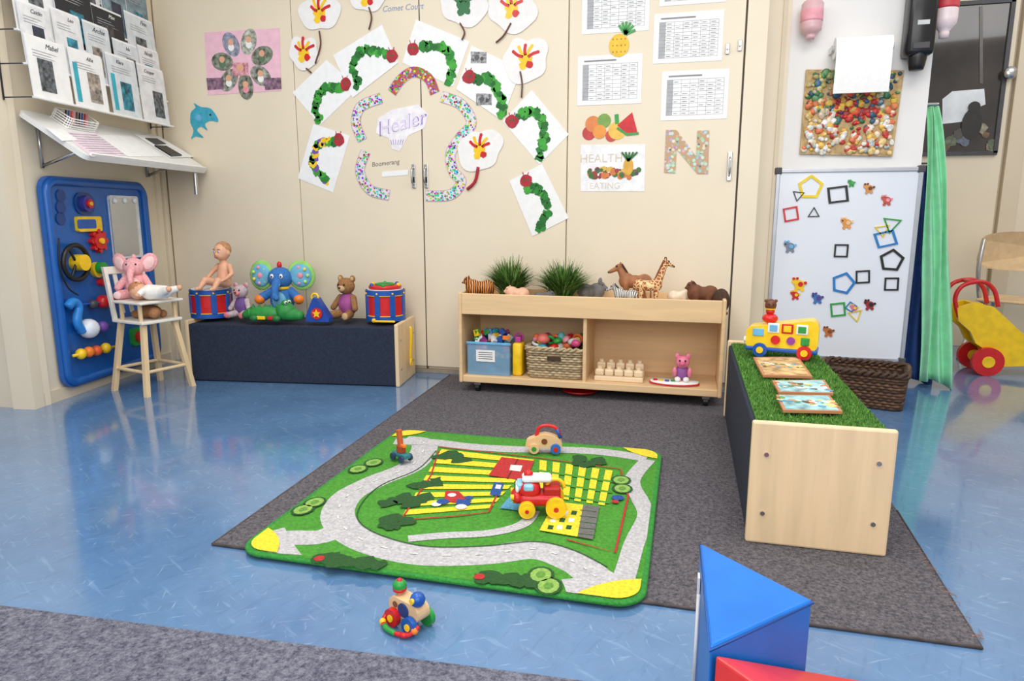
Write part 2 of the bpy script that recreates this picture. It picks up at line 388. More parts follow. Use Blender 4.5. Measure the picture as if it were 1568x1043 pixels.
for i,(pp_,w_) in enumerate(rd): b.ribbon(RG,pp_,w_,RROAD,o+i*.0003,.0003,8,clamp=clampRR)
o=.0030
b.ribbon(RG,[(668,690),(640,718),(585,742),(556,768),(548,795),(580,818),(650,836),(740,836),(820,829),(878,842),(930,868)],.004,RDK,o,.0003)
# dashed centre line
P=crom([RG.at(*q_)+(0,) for q_ in rd[0][0]],8)
for i in range(3,len(P)-6,4): b.ribbon(RG,[(P[i].x,P[i].y),(P[i+1].x,P[i+1].y)],.005,RWH,o,.0003,0,px=False)
def corner(sx,sy,ex,ey):
    r=.062;e=.010
    cx=(X1-e-r) if sx>0 else (X0+e+r);cy=(Y1-e-r) if sy>0 else (Y0+e+r)
    P=[(cx+sx*r,cy-sy*ey)]+[(cx+sx*r*math.cos(t*math.pi/16),cy+sy*r*math.sin(t*math.pi/16)) for t in range(9)]+[(cx-sx*ex,cy+sy*r)]
    a_=P[-1];c_=P[0]
    for t in range(1,8):
        t/=8;mx_=cx-sx*ex*.35;my_=cy-sy*ey*.35
        P.append(((1-t)**2*a_[0]+2*t*(1-t)*mx_+t*t*c_[0],(1-t)**2*a_[1]+2*t*(1-t)*my_+t*t*c_[1]))
    b.prism(P,.0006,RYEL,RG.M,o+.0006)
corner(-1,-1,.045,.06);corner(1,-1,.08,.04);corner(1,1,.07,.03);corner(-1,1,.05,.03)
def bil(q,u,v):
    t=[q[0][i]*(1-u)+q[1][i]*u for i in (0,1)];w_=[q[3][i]*(1-u)+q[2][i]*u for i in (0,1)]
    return (t[0]*(1-v)+w_[0]*v,t[1]*(1-v)+w_[1]*v)
q1=[(676,688),(818,704),(748,782),(614,794)];q2=[(824,704),(945,722),(932,775),(822,758)]
for i in range(8):
    v0=i/8;v1=v0+.075
    b.flat(RG,[bil(q1,0,v0),bil(q1,1,v0),bil(q1,1,v1),bil(q1,0,v1)],RYEL,o+.0004,.0004)
for i in range(6):
    v0=i/6+.02;v1=v0+.09
    b.flat(RG,[bil(q2,v0,0),bil(q2,v1,0),bil(q2,v1,1),bil(q2,v0,1)],RYEL,o+.0004,.0004)
for i in range(3):
    b.flat(RG,[bil(q2,0,.28+i*.3),bil(q2,1,.28+i*.3),bil(q2,1,.33+i*.3),bil(q2,0,.33+i*.3)],RGREEN,o+.0009,.0004)
for pp in ([(672,684),(818,700),(950,718),(962,760),(942,846),(868,826)],[(614,796),(660,728),(672,690)],[(614,796),(700,790),(748,784),(770,740)]):
    b.ribbon(RG,pp,.006,RRED,o+.0014,.0004,0)
for x,y,r in ((692,700,.05),(630,764,.05),(612,800,.045),(655,740,.035),(905,706,.05),(600,770,.035),(805,738,.03)):
    for j in range(5): b.disc(RG,(x+random.uniform(-20,20),y+random.uniform(-6,6)),r*random.uniform(.45,.8),RDK,o+.0018+j*.0001,.0004,9,wob=.45)
for x0,x1,y in ((495,580,858),(740,828,886)):
    for j in range(9): b.disc(RG,(x0+(x1-x0)*j/8,y-2+8*j/8+random.uniform(-3,3)),random.uniform(.022,.034),RDK,o+.0018+j*.00012,.0004,10,wob=.3)
    b.disc(RG,(x0-6,y-3),.014,RRED,o+.003,.0004)
for x,y in ((548,718),(572,708),(464,780),(482,769),(828,880),(840,897),(951,735),(953,748)):
    b.disc(RG,(x,y),.034,RDK,o+.0024,.0004,ry=.041);b.disc(RG,(x,y),.026,RLG,o+.0029,.0004,ry=.033);b.disc(RG,(x,y),.012,fuzz((100,150,60)),o+.0034,.0004,ry=.016)
b.flat(RG,[(768,700),(818,706),(805,736),(748,728)],RRED,o+.0026,.0005);b.flat(RG,[(782,712),(800,713),(797,722),(780,720)],RWH,o+.0032,.0005)
b.ribbon(RG,[(793,703),(777,733)],.006,fuzz((120,30,30)),o+.0032,.0004,0)
b.flat(RG,[(757,738),(772,740),(765,760),(750,757)],RBL,o+.0026,.0005);b.flat(RG,[(760,742),(768,743),(766,749),(758,748)],RWH,o+.0032,.0004)
b.flat(RG,[(790,750),(830,754),(812,784),(765,778)],fuzz((90,160,190)),o+.0026,.0005)
b.flat(RG,[(850,768),(918,776),(908,826),(826,812)],RYEL,o+.0026,.0005)
b.flat(RG,[(893,773),(918,776),(908,826),(884,822)],fuzz((110,108,106)),o+.0032,.0005)
for i in range(5): b.ribbon(RG,[(914-i*.5,784+i*9),(888-i*.5,781+i*9)],.004,RDK,o+.0038,.0003,0)
for i in range(3):
    for j in range(3): b.flat(RG,[(848+i*14-j*4,782+j*11),(856+i*14-j*4,783+j*11),(854+i*14-j*4,789+j*11),(846+i*14-j*4,788+j*11)],RWH if (i+j)%2 else RDK,o+.0032,.0005)
# tractor + ute printed on the field
b.flat(RG,[(682,752),(702,752),(712,762),(708,770),(680,768)],RRED,o+.0030,.0005);b.flat(RG,[(700,764),(722,766),(718,774),(698,772)],RBL,o+.0031,.0005)
for x,y,m_,r in ((678,768,RBL,.02),(706,776,RWH,.018),(692,758,RWH,.014),(668,772,RWH,.016),(718,762,RBL,.014),(946,762,RBL,.02),(942,768,RRED,.012)):
    b.disc(RG,(x,y),r,m_,o+.0036+random.uniform(0,.0004),.0005)
b.done()
# ================= SHELF UNIT
def shelf():
    b=B('toy_shelf_unit');x0,x1=-1.107,.186;y0,y1=3.24,3.585;z0,z1=.055,.52;t=.018
    for x in (x0+t/2,x1-t/2): b.box((x,(y0+y1)/2,(z0+z1)/2),(t,y1-y0,z1-z0),BIRCH,.006)
    b.box(((x0+x1)/2,y0+.011,z1-.058),(x1-x0-2*t,.018,.105),BIRCH,.003)
    b.box(((x0+x1)/2,y1-.009,(z0+z1)/2),(x1-x0-2*t,.012,z1-z0-.02),BIRCH)
    b.box(((x0+x1)/2,(y0+y1)/2,.43),(x1-x0-2*t,y1-y0-.04,.012),BIRCH)
    b.box(((x0+x1)/2,(y0+y1)/2-.003,z0+.02),(x1-x0-2*t,y1-y0-.02,.035),BIRCH,.004)
    b.box((-.465,(y0+y1)/2,.26),(t,y1-y0-.04,.34),BIRCH,.003)
    for x in (x0+.09,x1-.07):
        for y in (y0+.04,y1-.05):
            b.cyl((x-.01,y,.0265),(x+.01,y,.0265),.02,BLACK);b.box((x,y,.047),(.035,.03,.016),METAL,.003)
    return b.done()
shelf()
SZ=.093
def grass(px,w,h,n,seed):
    random.seed(seed);pl=YP(3.43);a,_=pl.at(px,440);b=B('potted_grass_plant')
    b.lathe([(.045,0),(.06,.05),(.062,.055),(.05,.05)],(a,3.43,.437),mat((70,60,48),.7),16)
    gs=[mat((62,104,38),.5,.1),mat((94,138,56),.5,.1),mat((42,76,30),.5,.1),mat((132,162,84),.5,.1)]
    for i in range(n):
        an=random.uniform(0,2*math.pi);rr=random.uniform(0,.045);ln=h*random.uniform(.5,1.05);sp=w*random.uniform(.05,1)**.7
        p0=Vector((a+rr*math.cos(an),3.43+rr*math.sin(an)*.8,.485))
        vs=[];d=Vector((math.cos(an),math.sin(an)*.75,0));s_=Vector((-d.y,d.x,0)).normalized()
        s_=(s_+Vector((random.uniform(-1,1),random.uniform(-.3,.3),0))).normalized()
        for k in range(5):
            t=k/4;c=p0+d*(sp*t**1.4)+Vector((0,0,ln*(t-.4*t*t*(sp/w)*1.35)));ww=.0052*(1-t*.85)
            vs+=[c+s_*ww,c-s_*ww]
        b.add(vs,[(2*k,2*k+1,2*k+3,2*k+2) for k in range(4)],random.choice(gs),None,True)
    b.done()
grass(781,.15,.235,900,3);grass(862,.165,.215,950,5)
def quadruped(name,loc,rz,s,m,neck=.25,nang=60,headl=.16,legl=.45,bl=.42,br=.13,ears=.05,mane=None,tail=.3,muz=None,hornm=None):
    b=B(name).at(loc,rz,s)
    bz=legl+br
    b.ell((-bl*.38,0,bz),(br*1.1,br*.92,br*1.05),m);b.ell((bl*.36,0,bz+.01),(br*1.08,br*.9,br*1.12),m);b.ell((0,0,bz-.005),(bl*.5,br*.85,br*.92),m)
    lr=br*.36
    for sy in (-1,1):
        y=sy*br*.55
        h=[(-bl*.4,y,bz-.02),(-bl*.3,y,bz-legl*.42),(-bl*.48,y,legl*.36),(-bl*.42,y,.03)]
        for i,(ra,rb) in enumerate(((lr*1.5,lr*1.1),(lr*1.1,lr*.62),(lr*.62,lr*.62))): b.cap(h[i],h[i+1],ra,rb,m,10)
        f=[(bl*.38,y,bz-.03),(bl*.36,y,legl*.52),(bl*.4,y,.03)]
        for i,(ra,rb) in enumerate(((lr*1.25,lr*.75),(lr*.75,lr*.6))): b.cap(f[i],f[i+1],ra,rb,m,10)
        b.ell((bl*.41,y,.028),(lr*.95,lr*.85,.028),m,n=10);b.ell((-bl*.41,y,.028),(lr*.95,lr*.85,.028),m,n=10)
    na=math.radians(nang);nb=Vector((bl*.45,0,bz+br*.5));ne=nb+Vector((math.cos(na),0,math.sin(na)))*neck
    b.cap(nb,ne,br*.68,br*.4,m);he=ne+Vector((headl,0,-headl*.45))
    b.ell(ne+Vector((.01,0,.01)),(br*.52,br*.45,br*.5),m);b.cap(ne+Vector((.02,0,0)),he,br*.38,br*.27,m)
    for sy in (-1,1): b.ell(ne+Vector((-.02,sy*br*.38,br*.5)),(ears*.4,ears*.45,ears),m,(sy*-.3,0,0),10)
    b.tube([(-bl*.5,0,bz+br*.5),(-bl*.66,0,bz),(-bl*.68,0,bz-tail)],[br*.13,br*.1,br*.16],m)
    ob=b.done(remesh=.017*s,smooth=2)
    c=B(name+'_details').at(loc,rz,s)
    for sy in (-1,1): c.ell(ne+Vector((.05,sy*br*.36,.03)),.018,BLACK,n=8)
    c.ell(he+Vector((br*.22,0,-.01)),(.02,br*.18,.02),muz or BLACK,n=8)
    if mane:
        c.tube([ne+Vector((-.03,0,br*.5)),(nb+ne)/2+Vector((-br*.5,0,.03)),nb+Vector((-br*.6,0,.02))],br*.2,mane)
    if hornm:
        for sy in (-1,1): c.cap(ne+Vector((0,sy*.03,br*.4)),ne+Vector((-.01,sy*.035,br*.85)),.014,.02,hornm,8)
    c.done(ob);return ob
TZ=.437
def tray(px,Y=3.36): return (YP(Y).at(px,445)[0],Y,TZ)
HORSE=mat((120,72,44),.6,.15);GIR=m_spots('giraffe_hide',(238,214,160),(170,92,44),60);TIG=m_stripes('tiger_hide',(226,140,60),(34,24,20),28);ZEB=m_stripes('zebra_hide',(235,230,222),(26,24,24),38)
quadruped('toy_horse',tray(972,3.46),math.radians(188),.28,mat((160,104,66),.6,.12),neck=.2,nang=62,mane=mat((60,34,24),.8),legl=.36)
quadruped('toy_giraffe',tray(992,3.36),math.radians(10),.25,GIR,neck=.4,nang=70,headl=.13,legl=.4,br=.115,hornm=BROWN,mane=mat((130,70,40),.8))
quadruped('toy_zebra',tray(958,3.30),math.radians(170),.2,ZEB,neck=.15,nang=45,legl=.3,mane=BLACK)
quadruped('toy_tiger',tray(735,3.33),math.radians(200),.24,TIG,neck=.1,nang=50,headl=.08,legl=.27,br=.15,ears=.04)
quadruped('toy_elephant',tray(905,3.50),math.radians(0),.2,mat((120,118,118),.8),neck=.08,nang=40,headl=.14,legl=.2,br=.19,ears=.12)
quadruped('toy_cow',tray(1040,3.42),math.radians(5),.17,mat((232,214,188),.7),neck=.1,nang=30,legl=.27,br=.16)
quadruped('toy_lion',tray(1076,3.38),math.radians(190),.22,mat((110,66,42),.8,.15),neck=.1,nang=50,headl=.08,legl=.26,br=.17,mane=mat((70,40,26),.9))
quadruped('toy_pig',tray(792,3.31),math.radians(185),.17,mat((226,176,146),.6),neck=.06,nang=25,headl=.12,legl=.25,br=.19)
quadruped('toy_bear',tray(832,3.30),math.radians(10),.15,mat((90,90,92),.8,.15),neck=.08,nang=40,headl=.1,legl=.22,br=.18)
b=B('toy_hedgehog');x,y,z=tray(1105,3.34);b.ell((x,y,z+.065),(.04,.045,.06),mat((70,46,34),.9,.2,80,.8,300));b.ell((x-.03,y-.03,z+.05),(.03,.025,.022),HORSE)
b.ell((x-.02,y,z+.008),(.015,.012,.01),HORSE);b.ell((x+.02,y,z+.008),(.015,.012,.01),HORSE);b.ell((x-.055,y-.045,z+.05),.006,BLACK);b.done()
# ---- shelf contents
def yp(px,py,Y):
    a,c=YP(Y).at(px,py);return a,c
tubm=mat((150,195,230),.15,.03,alpha=.42)
b=B('plastic_tub_with_blocks');x0=yp(718,578,3.30)[0];x1=yp(782,578,3.30)[0];yc=3.38;w=x1-x0;xc=(x0+x1)/2;hz=.165
def openbox(b,xc,yc,z,w,d,h,t,m):
    b.box((xc,yc,z+t/2),(w,d,t),m)
    for sx in (-1,1): b.box((xc+sx*(w/2-t/2),yc,z+h/2),(t,d,h),m)
    for sy in (-1,1): b.box((xc,yc+sy*(d/2-t/2),z+h/2),(w-2*t,t,h),m)
openbox(b,xc,yc,SZ,w,.2,hz,.003,tubm)
b.box((xc,yc-.1,SZ+hz),(w+.01,.008,.012),SKY,.002);b.box((xc,yc+.1,SZ+hz),(w+.01,.008,.012),SKY,.002)
b.box((xc-.015,yc-.102,SZ+.1),(.1,.002,.06),PAPER);
for i in range(4): b.box((xc-.015,yc-.1035,SZ+.085+i*.011),(.075,.001,.003),DGREY)
cols=[RED,YEL,BLUE,GREEN,ORANGE,WHITE,mat((160,60,140)),TEAL]
random.seed(11)
for i in range(110):
    b.box((xc+random.uniform(-.38,.38)*w,yc+random.uniform(-.07,.07),SZ+.02+random.uniform(0,.2)),(.034,.026,.022),random.choice(cols),.002,[random.uniform(0,3) for _ in range(3)])
b.done()
b=B('yellow_toy_case');x=yp(792,550,3.30)[0];b.box((x,3.34,SZ+.085),(.05,.1,.17),YEL,.012);b.box((x,3.34,SZ+.185),(.03,.06,.03),mat((180,60,150)),.006);b.torus((x,3.34,SZ+.195),.02,.005,mat((180,60,150)),(math.pi/2,0,0));b.done()
def basket(b,xc,yc,z,w,d,h,m,rows,r,rz=0,rim=None,m2=None):
    R=Matrix.Rotation(rz,4,'Z')
    def per(off):
        P=rrect(-w/2-off,-d/2-off,w/2+off,d/2+off,.03,3);out=[]
        for k in range(len(P)):
            a=Vector(P[k]+(0,));c=Vector(P[(k+1)%len(P)]+(0,));n=max(1,int((c-a).length/(.009)))
            for j in range(n): out.append(a+(c-a)*j/n)
        return out
    for i in range(rows):
        zz=z+r+(h-2*r)*i/(rows-1);P=per(0);out=[]
        for k,p in enumerate(P):
            wv=r*.55*math.sin(k*math.pi/2+(i%2)*math.pi)
            q=p*(.93+.07*i/rows);q=q+q.normalized()*wv;q=R@q
            out.append((xc+q.x,yc+q.y,zz))
        b.tube(out,r,m if i%3 else (m2 or m),5,True,0)
    P=per(.002)
    for ph in (0,math.pi):
        b.tube([tuple(Vector((xc,yc,z+h))+R@(p+p.normalized()*r*1.2*math.cos(k*.9+ph)+Vector((0,0,r*1.1*math.sin(k*.9+ph))))) for k,p in enumerate(P)],r*1.1,rim or m,5,True,0)
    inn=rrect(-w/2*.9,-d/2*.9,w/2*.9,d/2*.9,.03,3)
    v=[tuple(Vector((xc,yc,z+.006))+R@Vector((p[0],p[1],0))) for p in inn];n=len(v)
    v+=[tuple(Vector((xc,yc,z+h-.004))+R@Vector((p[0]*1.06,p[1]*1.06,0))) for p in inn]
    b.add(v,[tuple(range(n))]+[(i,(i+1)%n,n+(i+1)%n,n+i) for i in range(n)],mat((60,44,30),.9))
WICK=mat((190,170,136),.7,.15,60);WICK2=mat((156,136,104),.7,.15,60)
b=B('wicker_toy_basket');x0=yp(802,580,3.26)[0];x1=yp(894,580,3.26)[0];xc=(x0+x1)/2;w=x1-x0-.012;yc=3.375
basket(b,xc,yc,SZ+.001,w,.2,.15,WICK,12,.0065,0,WICK,WICK2);b.box((xc,yc-.108,SZ+.105),(.07,.006,.022),mat((70,55,40),.9),.003);b.done()
b=B('soft_toys_in_basket');random.seed(5)
for i in range(30):
    c_=(xc+random.uniform(-.115,.115),yc+random.uniform(-.07,.07),SZ+.125+random.uniform(.015,.07));m_=random.choice([RED,YEL,PINK,TEAL,mat((230,110,60)),mat((200,70,120)),PURP,GREEN,mat((190,200,190)),WHITE])
    if i%3: b.ell(c_,(random.uniform(.018,.035),random.uniform(.015,.025),random.uniform(.015,.028)),m_,(random.random()*3,0,random.random()*3),n=10)
    else: b.torus(c_,.022,.008,m_,(random.random()*3,random.random(),0),n=14)
b.ell((xc-.07,yc-.03,SZ+.19),(.035,.03,.028),mat((235,120,110)));b.ell((xc+.02,yc-.02,SZ+.2),(.02,.02,.028),mat((90,170,170)));b.done()
b=B('wooden_peg_tray');x0=yp(910,570,3.3)[0];x1=yp(985,572,3.3)[0];xc=(x0+x1)/2;w=x1-x0
PB=wood((236,212,176),'pale_peg_wood')
for k in range(2): b.box((xc,3.33+.075*k,SZ+.012+k*.01),(w,.07,.024+k*.02),PB,.005)
for i in range(5):
    for k in range(2):
        x=xc-w/2+w*(i+.5)/5;z=SZ+.024+k*.02;b.box((x,3.33+.075*k,z+.016),(.044,.044,.032),PB,.008);b.cyl((x,3.33+.075*k,z+.032),(x,3.33+.075*k,z+.046),.012,PB,n=12)
b.done()
b=B('musical_pig_toy');x=yp(1044,580,3.33)[0];y=3.33;z=SZ
xo=x-.035
b.prism([(xo+.115*math.cos(t*math.pi/16),y-.01+.06*math.sin(t*math.pi/16)) for t in range(32)],.018,WHITE,None,z,True)
b.prism([(xo+.119*math.cos(t*math.pi/16),y-.01+.064*math.sin(t*math.pi/16)) for t in range(32)],.008,RED,None,z+.003,True)
for i,(c_) in enumerate((RED,YEL,BLUE,GREEN,ORANGE)): b.cyl((xo-.09+.028*i,y-.035+.006*abs(i-2),z+.018),(xo-.09+.028*i,y-.035+.006*abs(i-2),z+.024),.011,c_)
PK=mat((235,130,160),.4);b.ell((x,y+.01,z+.055),(.035,.03,.04),mat((150,90,160)));b.ell((x,y,z+.11),(.034,.03,.032),PK);b.ell((x,y-.03,z+.105),(.015,.01,.012),mat((215,100,135)))
for sx in (-1,1): b.ell((x+sx*.026,y,z+.138),(.012,.006,.014),PK);b.ell((x+sx*.013,y-.027,z+.12),.005,BLACK,n=8);b.ell((x+sx*.035,y-.01,z+.06),(.012,.012,.025),PK);b.ell((x+sx*.02,y-.03,z+.03),(.015,.02,.012),WHITE)
b.done()
b=B('red_toy_dish');x=yp(888,603,3.36)[0];b.lathe([(.06,0),(.085,.018),(.09,.02),(.08,.021),(.055,.006)],(x,3.36,.0065),RED,28);b.torus((x,3.36,.026),.088,.004,mat((160,20,26),.3));b.done()
# ================= BENCHES
TURF=mat((60,108,34),.9,.25,90,.6,400)
def bench(name,T,L,W,Hh,top):
    b=B(name).at(*T)
    PT_=.022
    for x in (PT_/2,L-PT_/2):
        b.box((x,W/2,Hh/2),(PT_,W,Hh),BIRCHV,.006)
    for i,x in enumerate((-.002,L+.002)):
        for yy in (.04,W-.04):
            for zz in (.09,Hh-.09): b.cyl((x-.003,yy,zz),(x+.003,yy,zz),.006,METAL,n=12)
    b.box((L/2,W/2,Hh/2-.008),(L-2*PT_,W-.01,Hh-.024),NAVY,.006)
    if top=='turf':
        b.box((L/2,W/2,Hh-.018),(L-2*PT_,W-.03,.012),TURF)
        random.seed(2);gs=[mat((84,142,46),.7,.1),mat((58,108,34),.7,.1),mat((118,164,66),.7,.1)]
        vs={0:[],1:[],2:[]}
        for i in range(12000):
            x=random.uniform(PT_+.004,L-PT_-.004);y=random.uniform(.018,W-.018);a=random.uniform(0,6.28);l=random.uniform(.006,.012);w=.0016
            z=Hh-.012;vs[i%3]+=[(x-w*math.cos(a),y-w*math.sin(a),z),(x+w*math.cos(a),y+w*math.sin(a),z),(x+random.uniform(-.005,.005),y+random.uniform(-.005,.005),z+l)]
        for k in range(3): b.add(vs[k],[(3*i,3*i+1,3*i+2) for i in range(len(vs[k])//3)],gs[k],None,False)
    return b.done()
BH=.394*H-.006
X0b,X1b=.213*H,.609*H
bench('turf_topped_bench',((X1b,2.08*H,.0065),math.radians(90)),1.40*H,X1b-X0b,BH,'turf')
BT=BH+.0065
P0=Vector((-2.93*H,3.46*H,0));P1=Vector((-1.61*H,3.63*H,0));LB=(P1-P0).length;ang=math.atan2(P1.y-P0.y,P1.x-P0.x)
bench('black_toy_bench',((P0.x,P0.y,0),ang),LB,.33,.338,'plain')
UB=(P1-P0).normalized();VB=Vector((-UB.y,UB.x,0));LT=.339
def onb(px,v=.165,z=LT):
    pl=Pl(P0+VB*v,UB,(0,0,1),(UB.y,-UB.x,0));a,_=pl.at(px,480)
    q=P0+VB*v+UB*a;return Vector((q.x,q.y,z))
LP=B('yellow_hanging_strap');q=P1+UB*.016+VB*.17;LP.tube([(q.x,q.y,.30),(q.x+.008,q.y-.0,.27),(q.x,q.y,.13),(q.x+.004,q.y,.10)],.008,YEL);LP.torus((q.x+.004,q.y,.10),.018,.006,YEL,(0,math.pi/2,ang));LP.done()
def drum(px,r,h,v=.165,z=LT,extra=False):
    c=onb(px,v,z);b=B('toy_drum').at(c)
    b.cyl((0,0,.0),(0,0,h),r*.95,RED,n=32)
    b.cyl((0,0,0),(0,0,h*.17),r,BLUE,n=32);b.cyl((0,0,h*.83),(0,0,h),r,BLUE,n=32);b.cyl((0,0,h),(0,0,h+.004),r*.9,mat((225,225,232),.5),n=32)
    for i in range(8):
        a=i*math.pi/4;d=Vector((math.cos(a),math.sin(a),0))
        b.box(d*(r*.955)+Vector((0,0,h/2)),(.012,.03,h*.7),BLUE,.003,(0,0,a));b.ell(d*(r*1.0)+Vector((0,0,h*.9)),.006,YEL,n=8)
    for zz in (h*.17,h*.83): b.torus((0,0,zz),r*.985,.0025,YEL,n=32)
    if extra:
        z=h+.004;b.torus((0,0,z+.01),r*.72,.012,RED);b.cyl((0,0,z),(0,0,z+.02),r*.6,mat((225,80,60)),n=24);b.torus((0,0,z+.024),r*.45,.006,GREEN);b.ell((.02,-.02,z+.02),(.03,.02,.012),BLACK)
        for i in range(6): b.ell((r*.72*math.cos(i),r*.72*math.sin(i),z+.022),.012,[YEL,BLUE,GREEN][i%3],n=8)
    b.done();return c
dc=drum(325,.112,.155);dr=drum(591,.108,.165,.17,extra=True)
b=B('yellow_drumstick');q=onb(572,.035,LT+.008);b.cap(q,q+UB*.11,.006,.006,YEL,8);b.ell(q+Vector((0,0,.004)),.012,YEL,n=10);b.done()
def doll(name,loc,rz,s):
    b=B(name).at(loc,rz,s)
    S=SKIN
    b.cap((0,0,.1),(0,.02,.3),.105,.09,S);b.cap((0,.02,.32),(0,.01,.4),.075,.05,S)
    for sx in (-1,1):
        b.cap((sx*.07,-.02,.07),(sx*.12,-.26,.13),.068,.055,S);b.cap((sx*.12,-.26,.13),(sx*.13,-.36,.02),.05,.034,S);b.cap((sx*.13,-.36,.02),(sx*.135,-.42,.02),.032,.026,S)
        b.cap((sx*.1,.02,.33),(sx*.19,-.04,.22),.042,.034,S);b.cap((sx*.19,-.04,.22),(sx*.17,-.16,.15),.034,.024,S)
        b.ell((sx*.165,-.185,.14),(.026,.032,.02),S)
        for k in range(4): b.cap((sx*(.15+.012*k),-.2,.138),(sx*(.148+.013*k),-.225,.128),.008,.006,S,6)
        b.cap((sx*.14,-.185,.145),(sx*.125,-.205,.142),.008,.007,S,6)
    hc=Vector((0,0,.54))
    b.ell(hc,(.115,.125,.135),S);b.ell(hc+Vector((0,-.05,-.05)),(.085,.08,.07),S);b.ell(hc+Vector((0,-.13,-.03)),(.015,.02,.015),S)
    for sx in (-1,1): b.ell(hc+Vector((sx*.115,.01,-.02)),(.018,.03,.035),S);
    ob=b.done(remesh=.014*s,smooth=2)
    c=B(name+'_face').at(loc,rz,s)
    for sx in (-1,1):
        c.ell(hc+Vector((sx*.042,-.112,.005)),(.018,.012,.014),WHITE,n=8);c.ell(hc+Vector((sx*.042,-.122,.005)),(.009,.005,.01),BLUE,n=8)
        c.tube([hc+Vector((sx*.025,-.125,.035)),hc+Vector((sx*.045,-.12,.043)),hc+Vector((sx*.065,-.108,.035))],.004,BROWN,5)
    c.tube([hc+Vector((-.025,-.128,-.075)),hc+Vector((0,-.137,-.082)),hc+Vector((.025,-.128,-.075))],.007,mat((190,80,80)),6)
    c.ell(hc+Vector((0,.025,.035)),(.118,.118,.118),mat((184,132,94),.7,.15,60),n=16)
    c.done(ob);return ob
doll('baby_doll',onb(347,.15,LT+.163),math.radians(-5),.37)
def plush_elephant(name,loc,rz,s,m,earin,earrim,hand,foot,fancy=False):
    b=B(name).at(loc,rz,s)
    b.ell((0,0,.27),(.2,.18,.25),m);b.ell((0,-.04,.62),(.2,.18,.18),m)
    for sx in (-1,1):
        b.cap((sx*.15,-.02,.4),(sx*.3,-.12,.3),.07,.075,m);b.ell((sx*.32,-.14,.28),(.085,.085,.08),hand)
        b.cap((sx*.12,-.1,.1),(sx*.2,-.27,.09),.09,.09,m);b.ell((sx*.21,-.32,.1),(.095,.05,.1),foot)
        b.ell((sx*.33,.02,.66),(.22,.045,.25),earrim,(0,sx*-.25,sx*.2));b.ell((sx*.33,-.015,.66),(.17,.04,.19),earin,(0,sx*-.25,sx*.2))
        b.ell((sx*.075,-.205,.66),(.03,.02,.038),WHITE,n=10);b.ell((sx*.075,-.222,.655),(.014,.01,.018),BLACK,n=8)
        if fancy:
            for k in range(7):
                a=k*.9;b.ell((sx*.33+.12*math.cos(a),-.04,.66+.13*math.sin(a)),(.03,.02,.03),[mat((180,220,120)),mat((235,215,90)),mat((230,150,180))][k%3],n=8)
            b.ell((sx*.33,-.05,.66),(.05,.02,.05),PINK,n=10)
    b.tube([(0,-.17,.58),(0,-.27,.5),(0,-.31,.38),(.03,-.36,.32),(.07,-.4,.34)],[.075,.065,.055,.045,.04],m,12)
    b.torus((0,-.25,.53),.058,.014,earin,(.9,0,0),n=12)
    b.ell((0,-.13,.25),(.12,.07,.16),earin)
    if fancy: b.ell((0,-.05,.83),(.04,.04,.06),RED);b.torus((0,-.02,.46),.12,.03,YEL)
    return b.done()
plush_elephant('blue_plush_elephant',onb(434,.245,LT),math.radians(12),.345,mat((54,114,184),.9,.1,100,.5),mat((110,180,210),.9),mat((150,205,110),.9),ORANGE,mat((225,120,70),.9),True)
def small_plush(name,loc,rz,s,m,m2,shirt=None):
    b=B(name).at(loc,rz,s)
    b.ell((0,0,.28),(.2,.17,.26),shirt or m);b.ell((0,-.03,.66),(.19,.17,.17),m);b.ell((0,-.18,.62),(.085,.07,.065),m2);b.ell((0,-.25,.64),(.03,.02,.022),BLACK,n=10)
    for sx in (-1,1):
        b.ell((sx*.15,0,.81),(.065,.04,.07),m);b.ell((sx*.15,-.03,.81),(.04,.02,.045),m2)
        b.ell((sx*.07,-.185,.7),.022,BLACK,n=8)
        b.cap((sx*.16,-.02,.42),(sx*.27,-.12,.22),.07,.06,m);b.cap((sx*.12,-.1,.1),(sx*.2,-.32,.08),.09,.08,m);b.ell((sx*.21,-.38,.09),(.07,.03,.075),m2)
    return b.done()
small_plush('grey_plush_mouse',onb(372,.16,LT),0,.22,mat((190,170,175),.9,.1,90,.5),mat((220,120,130)),mat((110,80,140),.9))
TED=mat((150,106,66),.95,.15,120,.9,260)
small_plush('teddy_bear',onb(533,.19,LT),math.radians(-10),.27,TED,mat((200,165,120),.9),mat((160,80,140),.9,.1))
b=B('green_crocodile_toy').at(onb(420,.047,LT),ang,.98)
G1=mat((40,140,60),.5,.1);G2=mat((30,110,48),.5)
b.ell((-.05,0,.04),(.11,.045,.04),G1);b.ell((.07,-.005,.055),(.055,.045,.05),G1);b.cap((.09,-.01,.04),(.15,-.015,.035),.035,.028,G1);b.tube([(-.13,0,.04),(-.17,0,.03),(-.175,.01,.02)],[.035,.02,.008],G1)
for i in range(6): b.cyl((-.12+.035*i,0,.068),(-.12+.035*i,0,.092),.014,G2,.002,8)
for sx in (-1,1):
    b.ell((.075,sx*.02,.1),.019,G1);b.ell((.085,sx*.02-.01,.104),.01,WHITE,n=8);b.ell((.09,sx*.02-.016,.104),.005,BLACK,n=8)
for x in (-.1,.03):
    for sy in (-1,1): b.ell((x,sy*.04,.018),(.025,.018,.018),G2)
b.box((-.06,-.035,.02),(.05,.02,.02),YEL,.004);b.box((-.0,-.038,.02),(.04,.02,.02),RED,.004)
b.done()
b=B('blue_triangle_toy').at(onb(489,.06,LT),ang)
b.prism([(-.065,0),(.065,0),(.064,.02),(-.0,.125),(-.02,.13),(-.065,.03)],.06,mat((24,70,160),.35),Matrix(((1,0,0,0),(0,0,-1,.03),(0,1,0,0),(0,0,0,1))))
